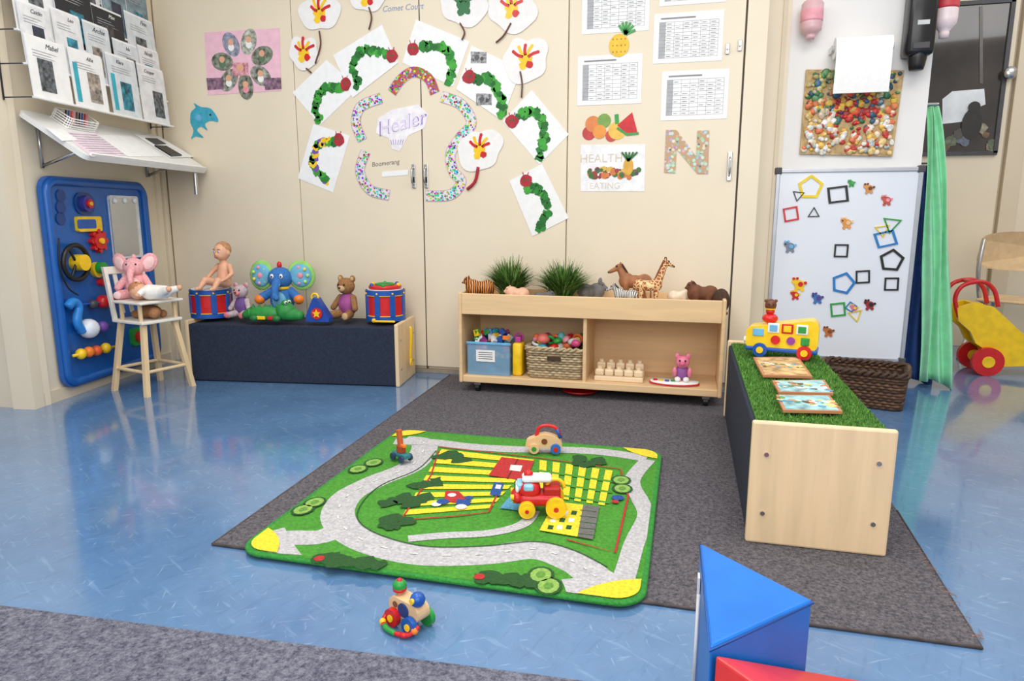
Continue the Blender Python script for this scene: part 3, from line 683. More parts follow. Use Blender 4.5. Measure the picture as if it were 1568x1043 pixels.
b.cyl((0,-.031,.045),(0,-.038,.045),.03,RED,n=20);b.prism([((.024 if i%2==0 else .011)*math.sin(i*math.pi/5),.045+(.024 if i%2==0 else .011)*math.cos(i*math.pi/5)) for i in range(10)],.004,YEL,Matrix(((1,0,0,0),(0,0,-1,-.038),(0,1,0,0),(0,0,0,1))))
b.torus((-.02,0,.13),.018,.006,YEL,(math.pi/2,0,0));b.done()
# ---- books and bus on turf bench
TOPZ=BT-.001
BK=[mat((206,170,120),.5,.3,25),mat((160,205,215),.5,.3,25),mat((150,200,205),.5,.3,25)]
def tile(qs,m,z,fig):
    pl=Pl((0,0,z),(1,0,0),(0,1,0),(0,0,1));P=[pl.at(*p) for p in qs]
    b=B('picture_puzzle_board');b.prism(P,.008,wood((190,130,90),'board_edge_wood'),pl.M)
    c=Vector((sum(p[0] for p in P)/4,sum(p[1] for p in P)/4));Q=[(c.x+(p[0]-c.x)*.9,c.y+(p[1]-c.y)*.9) for p in P]
    b.prism(Q,.0008,m,pl.M,.008)
    random.seed(fig)
    for i in range(34):
        b.disc(pl,(c.x+random.uniform(-.078,.078),c.y+random.uniform(-.04,.04)),random.uniform(.004,.013),random.choice([mat((90,150,80)),mat((210,120,60)),WHITE,mat((240,210,120)),BROWN,mat((90,160,190)),mat((200,150,100))]),.0088+i*.00003,.0003,8,px=False,wob=.4)
    b.done()
tile([(1153,550),(1222,549),(1244,580),(1168,578)],BK[0],TOPZ,1)
tile([(1182,586),(1262,585),(1276,606),(1192,604)],BK[1],TOPZ,2)
tile([(1188,608),(1270,609),(1290,634),(1199,632)],BK[2],TOPZ,3)
bc=fl(1203,549,TOPZ);
b=B('yellow_activity_bus').at((bc.x-.012,bc.y+.04,TOPZ+.003),math.radians(-12),1.0)
BY=mat((248,205,30),.28)
prof=rrect(-.13,.03,.13,.15,.03,6);prof=[(x,(z-.03)*(.72 if x<-.07 else 1)+.03) for x,z in prof]
MX=Matrix(((1,0,0,0),(0,0,-1,.05),(0,1,0,0),(0,0,0,1)))
b.prism(prof,.1,BY,MX,0);b.box((0,0,.03),(.262,.108,.018),BLUE,.006)
for x in (-.075,.085):
    for sy in (-1,1):
        b.cyl((x,sy*.045,.027),(x,sy*.062,.027),.027,BLUE if x<0 else RED,n=24);b.cyl((x,sy*.062,.027),(x,sy*.066,.027),.013,YEL,n=16)
for i,(x,c_) in enumerate(((-.03,WHITE),(.02,RED),(.072,WHITE))):
    b.box((x,-.051,.115),(.042,.006,.038),c_,.004);b.box((x,-.055,.115),(.028,.004,.025),[SKY,YEL,GREEN][i],.003)
b.box((-.085,-.051,.095),(.04,.006,.03),SKY,.004);b.cyl((-.02,-.05,.07),(-.02,-.06,.07),.017,RED);b.cyl((.035,-.05,.07),(.035,-.06,.07),.015,mat((150,60,160)));b.box((.085,-.052,.07),(.03,.008,.03),GREEN,.003)
b.cyl((-.128,-.03,.06),(-.138,-.03,.06),.012,WHITE);b.cyl((-.128,.03,.06),(-.138,.03,.06),.012,WHITE)
b.ell((-.05,0,.145),(.03,.03,.02),RED);b.done()
b=B('brown_egg_doll').at((bc.x-.062,bc.y+.048,TOPZ+.003));b.ell((0,0,.173),(.017,.017,.015),RED);b.ell((0,0,.198),(.022,.022,.024),mat((110,60,36),.4));b.torus((0,0,.183),.015,.004,YEL)
for sx in (-1,1): b.ell((sx*.008,-.02,.202),.003,BLACK,n=6);b.ell((sx*.018,0,.214),.007,BROWN,n=8)
b.done()
# ================= WHITEBOARD
b=B('magnetic_whiteboard')
xa,zt=WR.at(1192,262,.02);xb,_=WR.at(1411,262,.02);_,zb_=WR.at(1385,553,.02)
b.box(((xa+xb)/2,YR-.012,(zt+zb_)/2),(xb-xa,.016,zt-zb_),mat((226,231,240),.22,.01,3))
FR=mat((180,184,190),.35,.02,metal=.6)
for x in (xa,xb): b.box((x,YR-.015,(zt+zb_)/2),(.02,.024,zt-zb_),FR,.003)
for z in (zt,zb_): b.box(((xa+xb)/2,YR-.015,z),(xb-xa,.024,.02),FR,.003)
for x in (xa,xb):
    for z in (zt,zb_): b.box((x,YR-.016,z),(.035,.028,.035),DGREY,.006)
for x in (xa+.04,xb-.05): b.box((x,YR-.02,zb_/2),(.025,.025,zb_-.01),FR,.003)
b.done()
WM=YP(YR-.0205)
b=B('shape_magnets')
cm={'k':BLACK,'y':mat((235,205,20),.4),'r':RED,'g':GREEN,'b':mat((30,120,190),.4),'o':ORANGE}
def shape(px,py,r,n,c,rot=0,fl_=1):
    k=1/300;a,d=WM.at(px,py)
    pts=[(a+r*k*math.cos(rot+2*math.pi*i/n),d+r*k*fl_*math.sin(rot+2*math.pi*i/n)) for i in range(n)]
    pts2=[(a+(p[0]-a)*.76,d+(p[1]-d)*.76) for p in pts]
    v=[(p[0],p[1],z) for z in (0,.005) for p in pts]+[(p[0],p[1],z) for z in (0,.005) for p in pts2]
    f=[]
    for i in range(n):
        j=(i+1)%n;f+=[(i,j,n+j,n+i),(2*n+i,3*n+i,3*n+j,2*n+j),(n+i,n+j,3*n+j,3*n+i)]
    b.add(v,f,cm[c],WM.M,False)
q=math.pi/4
for t in ((1241,287,19,5,'y',.3),(1283,298,20,4,'k',q+.15,.85),(1211,328,15,4,'r',q+.2),(1222,299,10,3,'k',.4),(1246,327,10,3,'k',-.5),(1365,343,15,3,'g',.4),(1351,352,12,3,'y',.7),(1356,366,20,4,'b',q+.3,.8),(1288,384,14,4,'k',q),(1365,399,18,5,'k',.25),(1291,434,18,5,'b',.1),(1321,424,14,4,'k',q+.08),(1365,435,14,4,'k',q+.03),(1283,474,15,4,'g',q+.15),(1310,482,12,3,'y',.8),(1303,470,9,4,'b',.2)): shape(*t)
b.done()
b=B('animal_magnets')
def critter(px,py,s,c,c2):
    a,d=WM.at(px,py);s*=1.12
    for dx,dy,r,m_ in ((0,0,.5,c),(-.45,.35,.33,c),(-.6,.62,.14,c2),(-.25,.65,.14,c2),(-.3,-.55,.2,c),(.3,-.5,.2,c),(.55,.2,.16,c2),(.1,.05,.25,c2),(-.55,.3,.1,BLACK)):
        b.disc(WM,(a+dx*s,d+dy*s),r*s,m_,.0+random.uniform(0,.0008)+(.003 if m_ is c2 else 0),.004,12,px=False)
for px,py,s,c,c2 in ((1331,289,.032,mat((215,150,80)),BROWN),(1304,281,.022,GREEN,mat((70,180,90))),(1358,307,.032,mat((190,80,60)),PINK),(1297,342,.036,mat((225,150,70)),mat((230,200,150))),(1210,378,.038,mat((120,130,150)),SKY),(1224,436,.045,YEL,RED),(1218,452,.03,RED,YEL),(1252,457,.036,mat((60,110,180)),mat((90,60,140))),(1332,467,.034,mat((150,40,40)),BLACK),(1269,508,.034,mat((190,110,50)),mat((120,70,40))),(1308,472,.025,mat((220,120,150)),YEL)): critter(px,py,s,c,c2)
b.done()
# ---- things above whiteboard
b=B('bottle_cap_collage')
pc=YP(YR-.006);pts=[(1234,107),(1384,108),(1366,240),(1224,236)]
b.flat(pc,pts,mat((186,156,110),.8,.15,40),0,.008)
random.seed(21)
def CM(*L): return [mat(c,.35,.2,60) for c in L]
cT=CM((50,110,70),(40,80,100),(214,180,70),(90,140,90),(205,120,70),(70,110,140),(160,150,90),(200,190,150));cC=CM((190,40,40),(220,80,50),(50,110,70),(226,180,70),(150,40,50),(50,90,120));cB=CM((232,224,208),(225,195,130),(215,115,75),(232,232,226),(190,60,50),(220,175,80),(170,180,180),(226,200,176))
for i in range(420):
    u,v=random.random(),random.random();x,y=bil(pts,.03+.94*u,.03+.94*v)
    a,d=pc.at(x,y);r=random.uniform(.008,.022);dist=math.hypot((u-.55)*1.2,v-.45)
    m_=random.choice(cC if dist<.3 else (cT if v<.45+random.uniform(-.1,.1) else cB))
    b.ell(pc.w(a,d,.009+random.uniform(0,.004)),(r,.007,r*random.uniform(.6,1)),m_,(0,random.uniform(0,3),0),8)
b.done()
b=B('paper_towel_dispenser');pt=YP(YR-.09);a0,zt=pt.at(1280,60);a1,_=pt.at(1367,60);_,zb2=pt.at(1320,143)
zc=zt-.04;PTW=mat((245,245,243),.8,.015,60,.3,120)
b.cyl((a0,YR-.07,zc),(a1,YR-.07,zc),.05,PTW,n=32);b.cyl((a0-.012,YR-.07,zc),(a1+.012,YR-.07,zc),.016,mat((190,190,190)),n=16)
for x in (a0-.01,a1+.01): b.box((x,YR-.035,zc),(.008,.07,.03),WHITE,.003)
P=[(YR-.12,zc),(YR-.122,zc-.08),(YR-.118,zc-.16),(YR-.112,zb2)]
v=[];
for yy,zz in P: v+=[(a0+.002,yy,zz),(a1-.002,yy,zz)]
v+=[(x,y+.0015,z) for x,y,z in v[:]]
b.add(v,[(0,1,3,2),(2,3,5,4),(4,5,7,6),(8,9,11,10),(10,11,13,12),(12,13,15,14)],PTW);b.done()
def bottle(name,px,y0,y1,rad,m,lab,Y,br=None):
    pl=YP(Y);a,zt=pl.at(px,y0);_,zb_=pl.at(px,y1);h=zt-zb_;b=B(name)
    b.lathe([(.4*rad,0),(.45*rad,.08*h),(.42*rad,.1*h),(.6*rad,.14*h),(rad*.95,.22*h),(rad,.3*h),(rad,.92*h),(rad*.8,h)],(a,Y,zb_),m,24)
    b.lathe([(rad*1.02,0),(rad*1.03,.01),(rad*1.03,.3*h),(rad*1.02,.31*h)],(a,Y,zb_+.45*h),lab,24)
    if br: b.box((br[0],br[1],zb_+.6*h),br[2],WHITE,.003)
    b.done()
PKT=mat((240,195,200),.25,.03,trans=.2)
bottle('pink_soap_bottle',1245,2,60,.05,PKT,mat((232,160,172)),YR-.06,(WR.at(1245,30)[0],YR-.008,(.06,.014,.1)))
bottle('sanitiser_bottle',1455,-40,58,.05,mat((240,222,224),.25,.03),mat((200,60,70)),YR-.03,(1.115,YR-.03,(.07,.03,.05)))
b=B('black_soap_dispenser');pl=YP(YR-.06);a,zt=pl.at(1412,0);_,zb2=pl.at(1412,108);a=min(a,1.04)
b.box((a,YR-.06,(zt+zb2)/2+.12),(.12,.118,zt-zb2+.12),mat((24,22,24),.25),.02);b.lathe([(.03,0),(.035,.02),(.04,.05),(.04,.09)],(a,YR-.075,zb2),BLACK,20);b.box((a,YR-.12,zb2+.1),(.07,.01,.03),DGREY,.004);b.box((a,YR-.121,zb2+.2),(.05,.004,.02),mat((200,200,200)));b.done()
def cloth(name,tops,bots,Y,zt,zb,m,amp,nf,ny=24):
    b=B(name);n=60;v=[]
    for j in range(ny+1):
        t=j/ny;xl=tops[0]+(bots[0]-tops[0])*t**.8;xr=tops[1]+(bots[1]-tops[1])*t**.8;z=zt+(zb-zt)*t
        for i in range(n+1):
            s_=i/n;v.append((xl+(xr-xl)*s_+.006*math.sin(t*9+s_*7),Y+amp*math.sin(s_*nf*2*math.pi+t*1.3)*(0.5+.5*t),z+ (.02*math.sin(s_*5) if j==ny else 0)))
    f=[(j*(n+1)+i,j*(n+1)+i+1,(j+1)*(n+1)+i+1,(j+1)*(n+1)+i) for j in range(ny) for i in range(n)]
    b.add(v,f,m);ob=b.done();so=ob.modifiers.new('s','SOLIDIFY');so.thickness=.003;return ob
pk=YP(3.95)
cloth('green_curtain',(pk.at(1418,170)[0],pk.at(1436,170)[0]),(pk.at(1410,580)[0],pk.at(1462,580)[0]),3.95,pk.at(1425,160)[1]-.01,pk.at(1430,588)[1],mat((152,226,180),.75,.05,20),.026,3)
pk2=YP(4.05)
cloth('navy_cloth',(1.115,pk2.at(1424,270)[0]),(1.115,pk2.at(1430,580)[0]),4.05,pk2.at(1420,250)[1]-.01,pk2.at(1420,584)[1],mat((26,60,120),.8,.1),.02,3)
b=B('curtain_hook_rail');zz=pk.at(1425,160)[1];b.cap((1.095,3.95,zz),(1.17,3.95,zz),.008,.008,METAL,8);b.cap((1.095,4.05,pk2.at(1420,250)[1]),(1.2,4.05,pk2.at(1420,250)[1]),.006,.006,METAL,8);b.done()
DW=mat((98,68,46),.6,.2,60);DW2=mat((68,46,30),.6,.2,60)
BX,BY_=.865,3.575
b=B('dark_wicker_basket',math.radians(-16));basket(b,BX,BY_,.0,.36,.27,.17,DW,12,.0085,math.radians(-16),DW2,DW2)
for s_ in (-1,1):
    R=Matrix.Rotation(math.radians(-16),3,'Z');b.tube([Vector((BX,BY_,0))+R@Vector((s_*.185,y,z)) for y,z in ((-.05,.165),(-.03,.19),(.03,.19),(.05,.165))],.008,DW,6)
b.done()
LW=wood((232,200,156),'chair_ply');CR=mat((205,205,208),.25,.02,metal=.8)
b=B('school_chair').at((2.05,4.92,0),math.radians(52),1.05)
W2=.19
for sy in (-1,1):
    y=sy*W2
    b.tube([(-.16,y*.95,.72),(-.17,y,.55),(-.12,y,.40),(-.06,y,.34),(.08,y,.335),(.15,y,.30),(.2,y*1.15,.012)],.013,CR,10)
    b.tube([(.02,y,.33),(-.06,y*1.02,.28),(-.2,y*1.2,.012)],.013,CR,10)
    b.ell((.2,y*1.15,.012),.014,BLACK);b.ell((-.2,y*1.2,.012),.014,BLACK)
prof=[(-.19,.56),(-.2,.66),(-.17,.74),(0,.765),(.17,.74),(.2,.66),(.19,.56),(0,.545)]
C=crom([(p[0],p[1],0) for p in prof],5,True)
v=[(-.165-.03*(1-(p.x/.2)**2),p.x,p.y) for p in C]+[(-.150-.03*(1-(p.x/.2)**2),p.x,p.y) for p in C];n=len(C)
b.add(v,[tuple(range(n)),tuple(range(n,2*n))]+[(i,(i+1)%n,n+(i+1)%n,n+i) for i in range(n)],LW,None,False)
b.box((.02,0,.355),(.36,.38,.018),LW,.008);b.done()
b=B('yellow_toddler_walker');Yt=4.36;py_=YP(Yt)
def pp(l): return [py_.at(*q) for q in l]
side=pp([(1466,472),(1492,464),(1522,470),(1560,505),(1600,540),(1600,560),(1525,562),(1515,540),(1494,526),(1486,508),(1468,492)])
for yy in (0,.15): b.prism(side,.03,YEL,py_.M,-.03-yy)
slab=pp([(1492,465),(1522,471),(1560,506),(1600,541),(1600,549),(1556,516),(1520,482),(1492,476)]);b.prism(slab,.13,mat((250,215,40),.3),py_.M,-.16)
w1=py_.at(1510,553);r_=max(.05,w1[1]);
for X_ in (w1[0],w1[0]+.42):
    for yy in (-.03,.18): b.cyl((X_,Yt+yy,r_),(X_,Yt+yy+.03,r_),r_,RED,n=28);b.cyl((X_,Yt+yy-.006,r_),(X_,Yt+yy+.036,r_),r_*.4,YEL,n=16)
for yy in (.015,.165): b.tube([(p[0],Yt+yy,p[1]) for p in pp([(1470,486),(1464,458),(1476,438),(1506,432),(1524,445),(1530,470)])],.012,RED,10)
a,c_=pp([(1492,433)])[0];b.cyl((a,Yt+.015,c_),(a,Yt+.165,c_),.012,RED);b.done()
# ================= FOAM BLOCKS
t1=Vector((.0515,1.337))*H;t2=Vector((.236,1.168))*H;t3=Vector((.0615,.9895))*H
zt=.35*H
def foam(P,z0,h,bev=.006):
    bm=bmesh.new();n=len(P);vs=[bm.verts.new((p[0],p[1],z0)) for p in P]+[bm.verts.new((p[0],p[1],z0+h)) for p in P]
    bm.faces.new(vs[:n][::-1]);bm.faces.new(vs[n:])
    for i in range(n): bm.faces.new((vs[i],vs[(i+1)%n],vs[n+(i+1)%n],vs[n+i]))
    bmesh.ops.bevel(bm,geom=bm.edges[:],offset=bev,segments=3,affect='EDGES',profile=.6);bm.verts.index_update()
    V=[v.co.copy() for v in bm.verts];Fc=[tuple(v.index for v in f.verts) for f in bm.faces];bm.free();return V,Fc
FB=mat((14,112,205),.38,.06,8,.2,50);FR_=mat((232,60,62),.38,.06,8,.2,50)
u=(t2-t3).normalized();nn=Vector((u.y,-u.x));au=math.atan2(u.y,u.x)
b=B('blue_foam_wedge',au);V,Fc=foam([t1,t3,t2],.0066,zt-.0066);b.add(V,Fc,FB,None,False)
for z in (.012,zt-.006): b.tube([(p.x,p.y,z) for p in (t1,t3,t2)],.0028,mat((18,80,160),.5),6,True,0)
b.box(((t1.x*.8+t3.x*.2)-.003,(t1.y*.8+t3.y*.2),zt/2),(.004,.02,zt*.8),WHITE)
b.tube([(t1.x*.7+t3.x*.3-.004,t1.y*.7+t3.y*.3,.05),(t1.x*.7+t3.x*.3-.004,t1.y*.7+t3.y*.3,zt-.05)],.003,mat((230,230,230)),6,False,0);b.done()
g=.008;o3=t3+nn*g
b=B('red_foam_wedge',au);dpt=.24
pr=[(0,.0066),(.56,.0066),(.56,.03),(0,.342*H)]
MM=Matrix(((u.x,0,nn.x,o3.x),(u.y,0,nn.y,o3.y),(0,1,0,0),(0,0,0,1)))
V,Fc=foam(pr,0,dpt);b.add(V,Fc,FR_,MM,False);b.done()
# ================= FLOOR TOYS
TW=wood((232,194,146),'toy_beech',.4)
c=fl(625,962);b=B('wooden_bead_pull_toy').at((c.x,c.y+.012,0),math.radians(-25),.9)
b.prism(rrect(-.054,.026,.05,.074,.022,5),.04,TW,Matrix(((1,0,0,0),(0,0,-1,.02),(0,1,0,0),(0,0,0,1))),0,False)
for x,m_ in ((-.032,RED),(.03,BLUE)):
    for sy in (-1,1): b.cyl((x,sy*.022,.023),(x,sy*.036,.023),.023,m_ if sy<0 else GREEN,n=24);b.cyl((x,sy*.036,.023),(x,sy*.039,.023),.009,YEL,n=16)
b.cyl((-.035,0,.07),(-.035,0,.085),.006,TW);b.ell((-.035,0,.095),(.018,.018,.016),GREEN);b.torus((-.035,0,.086),.012,.006,RED);b.ell((-.035,-.0,.108),(.008,.008,.006),RED)
b.ell((.035,-.005,.085),.019,BLUE);b.cyl((.035,-.02,.088),(.035,-.027,.088),.007,YEL);b.cyl((0,-.02,.05),(0,-.0235,.05),.018,mat((30,60,120)));b.cyl((-.03,-.02,.055),(-.03,-.022,.055),.008,mat((120,80,50)))
P=crom([(-.052,-.03,.026),(-.05,-.045,.012),(-.02,-.056,.009),(.015,-.053,.009),(.042,-.042,.012),(.056,-.022,.03)],4)
b.tube(P,.0055,RED,8,False,0);b.tube(P[6:12],.0068,GREEN,8,False,0);b.tube(P[13:16],.0068,RED,8,False,0)
b.ell(P[4],.009,YEL,n=10);b.ell(P[-3],.009,ORANGE,n=10)
b.done()
RT=.0262
c=fl(823,790,RT);b=B('toy_fire_truck').at((c.x,c.y+.035,RT),math.radians(14),1.0)
b.box((0,0,.045),(.125,.075,.035),RED,.012);b.box((-.032,0,.072),(.066,.07,.055),RED,.022);b.box((-.06,-.0,.085),(.02,.05,.022),mat((140,200,230),.15),.006);b.box((-.035,0,.086),(.03,.074,.02),mat((140,200,230),.15),.006)
b.ell((-.068,0,.05),(.02,.036,.022),RED);b.torus((-.08,0,.044),.016,.003,YEL,(0,math.pi/2,0))
for sy in (-1,1): b.ell((-.068,sy*.016,.078),(.007,.011,.013),WHITE);b.ell((-.074,sy*.016,.078),(.003,.006,.008),BLACK);b.cyl((-.078,sy*.026,.055),(-.088,sy*.026,.055),.008,YEL)
for x,r in ((-.04,.024),(.045,.03)):
    for sy in (-1,1): b.cyl((x,sy*.036,r),(x,sy*.056,r),r,YEL,n=24);b.cyl((x,sy*.056,r),(x,sy*.06,r),r*.5,YEL,n=16);b.torus((x,sy*.05,r),r*.85,.005,mat((235,180,20)),(math.pi/2,0,0),n=20);b.cyl((x,sy*.06,r),(x,sy*.062,r),r*.25,RED,n=12)
b.cap((-.045,-.014,.106),(.025,-.012,.106),.01,.01,WHITE);b.cap((-.045,.014,.106),(.025,.012,.106),.01,.01,WHITE);b.ell((-.035,0,.118),(.014,.012,.012),RED);b.box((.0,0,.112),(.05,.02,.008),WHITE,.003)
b.box((.035,0,.07),(.05,.06,.03),mat((180,22,26)),.006);b.torus((.045,-.0,.075),.026,.006,YEL,(math.pi/2,0,0),a0=0,a1=math.pi)
b.done()
c=fl(832,694,RT);b=B('wooden_push_car').at((c.x,c.y+.02,RT),math.radians(10),1.0)
pr=crom([(-.07,.02,0),(-.066,.045,0),(-.035,.06,0),(0,.072,0),(.04,.062,0),(.062,.045,0),(.066,.02,0)],4)
b.prism([(p.x,p.y) for p in pr],.036,TW,Matrix(((1,0,0,0),(0,0,-1,.018),(0,1,0,0),(0,0,0,1))),0)
b.cyl((-.0,-.019,.045),(-.0,-.021,.045),.011,mat((120,70,40)));
for x,m1 in ((-.038,GREEN),(.042,mat((30,110,190)))):
    for sy in (-1,1): b.cyl((x,sy*.019,.019),(x,sy*.032,.019),.019,TW if x<0 else m1,n=20);b.cyl((x,sy*.032,.019),(x,sy*.035,.019),.009,m1 if x<0 else RED,n=12)
T=[(-.03,0,.06),(-.02,0,.092),(.012,0,.102),(.045,0,.09),(.06,0,.055)];b.tube(T,.007,RED,8);b.tube(T[3:],.0078,BLUE,8)
b.done()
c=fl(613,706,RT);b=B('wooden_crane_toy').at((c.x,c.y+.01,RT),math.radians(-30),.95)
b.box((0,0,.022),(.085,.03,.018),mat((40,120,130),.5),.005)
for x in (-.026,.026):
    for sy in (-1,1): b.cyl((x,sy*.016,.014),(x,sy*.025,.014),.014,mat((40,60,90)),n=16)
b.box((0,0,.045),(.03,.026,.03),mat((170,70,40)),.004);b.box((-.006,0,.085),(.018,.018,.07),mat((196,96,50),.5),.003,(0,-.12,0));b.box((.012,0,.06),(.03,.014,.012),ORANGE,.003);b.done()
# ================= LEFT WALL
b=B('blue_activity_board',ANL);BB=mat((22,92,172),.3,.04);DB=mat((12,60,128),.35)
a0,a1,z0,z1=.17,.945,.05,1.085
b.prism(rrect(a0,z0,a1,z1,.07),.025,BB,WL.M,.012)
fr=crom([(p[0],p[1],0) for p in rrect(a0+.025,z0+.025,a1-.025,z1-.025,.06)],1,True)
b.tube([WL.w(p.x,p.y,.036) for p in fr],.022,BB,8,True,0)
def kn(px,py,r,d,m_,off=.037,n=24):
    a,c_=WL.at(px,py,off);b.cyl(WL.w(a,c_,off),WL.w(a,c_,off+d),r,m_,n=n);return a,c_
def plate(px,py,w,h,d,m_,off=.037,r=.015):
    a,c_=WL.at(px,py,off);b.prism(rrect(a-w/2,c_-h/2,a+w/2,c_+h/2,r,4),d,m_,WL.M,off);return a,c_
plate(191,348,.24,.34,.012,mat((215,220,225),.4));plate(191,348,.21,.31,.003,mat((200,205,212),.08,.01,metal=1),.049)
for i in range(3):
    a,c_=WL.at(176+i*15,306,.055);b.ell(WL.w(a,c_-.005,.055),(.012,.012,.016),WHITE,n=8)
plate(92,318,.035,.13,.004,DB)
for py in (300,318,335): kn(92,py,.03,.006,DB)
plate(128,312,.14,.11,.008,DB,r=.05);kn(128,312,.04,.03,mat((60,60,150)));kn(128,312,.022,.04,RED);kn(128,312,.01,.045,YEL)
plate(133,343,.17,.075,.02,YEL,r=.01);plate(133,343,.13,.045,.003,BLUE,.057,r=.01)
a,c_=kn(147,369,.045,.03,RED,n=8);
for i in range(8): t=i*math.pi/4;b.cyl(WL.w(a+.05*math.cos(t),c_+.05*math.sin(t),.037),WL.w(a+.05*math.cos(t),c_+.05*math.sin(t),.062),.012,RED,n=8)
kn(147,369,.015,.04,YEL)
a,c_=WL.at(114,402,.06);b.tube([WL.w(a+.085*math.cos(t*math.pi/12),c_+.085*math.sin(t*math.pi/12),.07) for t in range(24)],.012,BLACK,8,True,0);kn(114,402,.04,.06,YEL)
for t in range(3): t=t*2.09;b.cyl(WL.w(a,c_,.07),WL.w(a+.085*math.cos(t),c_+.085*math.sin(t),.07),.006,BLACK,n=6)
kn(146,410,.03,.05,GREEN);kn(146,413,.04,.02,YEL);kn(152,432,.02,.03,RED)
def kp(l,off=.07): return [WL.w(*WL.at(x,y,off),off) for x,y in l]
b.tube(kp([(104,470),(112,462),(120,470),(118,492),(126,508)]),.022,mat((40,130,210),.3),10);b.tube(kp([(90,365),(92,410),(104,440),(120,452)]),.004,BLACK,6)
b.tube(kp([(106,468),(130,466),(165,462)]),.006,BLUE,8);b.ell(kp([(142,466)])[0],.025,mat((60,60,70)));b.ell(kp([(158,462)])[0],.035,RED);b.ell(kp([(170,461)])[0],.028,mat((170,30,60)))
b.tube(kp([(118,505),(170,498)]),.006,BLUE,8);b.ell(kp([(136,503)])[0],(.05,.05,.05),mat((225,232,240),.3));b.ell(kp([(136,500)])[0],(.035,.052,.035),SKY);b.ell(kp([(157,500)])[0],.028,PURP)
b.tube(kp([(112,545),(180,530)]),.008,YEL,8)
for i,(x,y) in enumerate(((124,542),(136,539),(148,537),(162,533))): b.ell(kp([(x,y)])[0],(.026,.026,.028),[YEL,ORANGE,mat((225,90,40)),YEL][i])
plate(207,515,.1,.1,.02,GREEN,r=.02);kn(207,515,.03,.03,RED)
plate(205,430,.12,.14,.01,DB)
b.done()
# pamphlet rack
b=B('pamphlet_rack',ANL);random.seed(4)
cov=[PAPER,PAPER,mat((228,228,230),.6),mat((214,220,224),.6)]
names=['Mabel','Alba','Klara','Cooper','Caitlin','Leo','Archie','Isla','Noah','Ruby','Ella','Max','Finn','Zoe','Ivy','Tom']
pic=[mat((60,60,62),.5,.5,40),mat((40,120,140),.5,.4,40),mat((150,140,130),.5,.4,40),mat((45,50,70),.5,.3,30),mat((90,96,100),.5,.5,50)]
ni=0
for row in range(6):
    off=.150-row*.024;zb=1.415+row*.14;nk=4 if row%2==0 else 5;w=(1.08-.06)/nk
    b.prism([(.05,zb-.008),(1.08,zb-.008),(1.08,zb+.0),(.05,zb)],.022,WHITE,WL.M,off-.008)
    for k in range(nk):
        hh=.29+random.uniform(-.04,.02);a0=.06+k*w+random.uniform(-.006,.006);a1=a0+w-.012+random.uniform(-.02,.004)
        ve=(Vector((0,0,1))-NL*.06).normalized();P=Pl(WL.w(a0,zb,off+random.uniform(0,.004)),UL,ve,UL.cross(ve))
        mm=random.choice(cov) if not (row>=2 and random.random()<.35) else random.choice([pic[3],mat((30,32,40),.5),mat((120,140,150),.5,.3,20)])
        for pg_ in range(3): b.prism([(0,0),(a1-a0,0),(a1-a0,hh-pg_*.006),(0,hh-pg_*.006)],.002,mm if pg_==2 else PAPER,P.M,pg_*.0022)
        ww=a1-a0;iv=random.uniform(.2,.5)
        b.prism([(ww*iv,.03),(ww*(iv+.38),.03),(ww*(iv+.38),.17),(ww*iv,.17)],.001,random.choice(pic),P.M,.007)
        if row==0 and k in(1,2): b.prism([(ww*.05,.02),(ww*.18,.02),(ww*.18,.2),(ww*.05,.2)],.001,TEAL,P.M,.0072)
        dark=mm not in cov
        b.text(P,names[ni%16],(ww*random.uniform(.35,.65),hh-.035),random.uniform(.024,.034),DGREY if not dark else WHITE,.0075,0,False,.4);ni+=1
        for t in range(3): b.prism([(ww*.12,hh-.065-t*.012),(ww*random.uniform(.5,.85),hh-.065-t*.012),(ww*.6,hh-.062-t*.012),(ww*.12,hh-.062-t*.012)],.0006,LGREY,P.M,.0072)
for a in (.045,1.085):
    for off in (.016,): b.tube([WL.w(a,1.40,off),WL.w(a,2.3,off)],.004,mat((60,60,64),.5),6,False,0)
    for i in range(6): b.tube([WL.w(a,1.41+i*.14,.02),WL.w(a,1.41+i*.14,.15-i*.024)],.003,mat((60,60,64),.5),6,False,0)
b.done()
# desk
e0=.107;e1=1.125;dz0,dz1=1.385,1.165;dd_=.33
vdir=(Vector((0,0,dz0-dz1))-NL*dd_).normalized();DK=Pl(WL.w(0,dz1,dd_),UL,vdir,UL.cross(vdir));dl=math.hypot(dd_,dz0-dz1)
b=B('sign_in_desk',ANL);b.prism(rrect(e0,0,e1,dl-.026,.03,4),.024,mat((234,234,232),.35,.01),DK.M,-.024)
b.prism([(e0+.03,0),(e1-.03,0),(e1-.03,.012),(e0+.03,.012)],.012,WHITE,DK.M)
for a in (e0+.12,e1-.1):
    b.tube([WL.w(a,1.12,.009),WL.w(a,1.34,.009)],.008,METAL,8,False,0);b.tube([WL.w(a,1.13,.012),WL.w(a,1.20,.22)],.008,METAL,8,False,0)
b.cyl(WL.w(e1-.08,1.02,.29),WL.w(e1-.08,1.165,.29),.012,METAL)
b.done()
b=B('desk_papers',ANL)
b.flat(DK,[(92,202),(148,206),(196,238),(140,240)],mat((228,208,218),.7),.001,.001);b.flat(DK,[(150,207),(200,208),(250,240),(196,240)],PAPER,.001,.0012)
b.flat(DK,[(70,196),(96,198),(120,215),(95,216)],PAPER,.0025,.001)
for i in range(9): 
    t=i/9;b.flat(DK,[(100+46*t,204+34*t),(148+46*t,207+31*t),(149+46*t,208+31*t),(101+46*t,205+34*t)],LGREY if i%2 else mat((170,150,180),.7),.0022,.0004)
b.done()
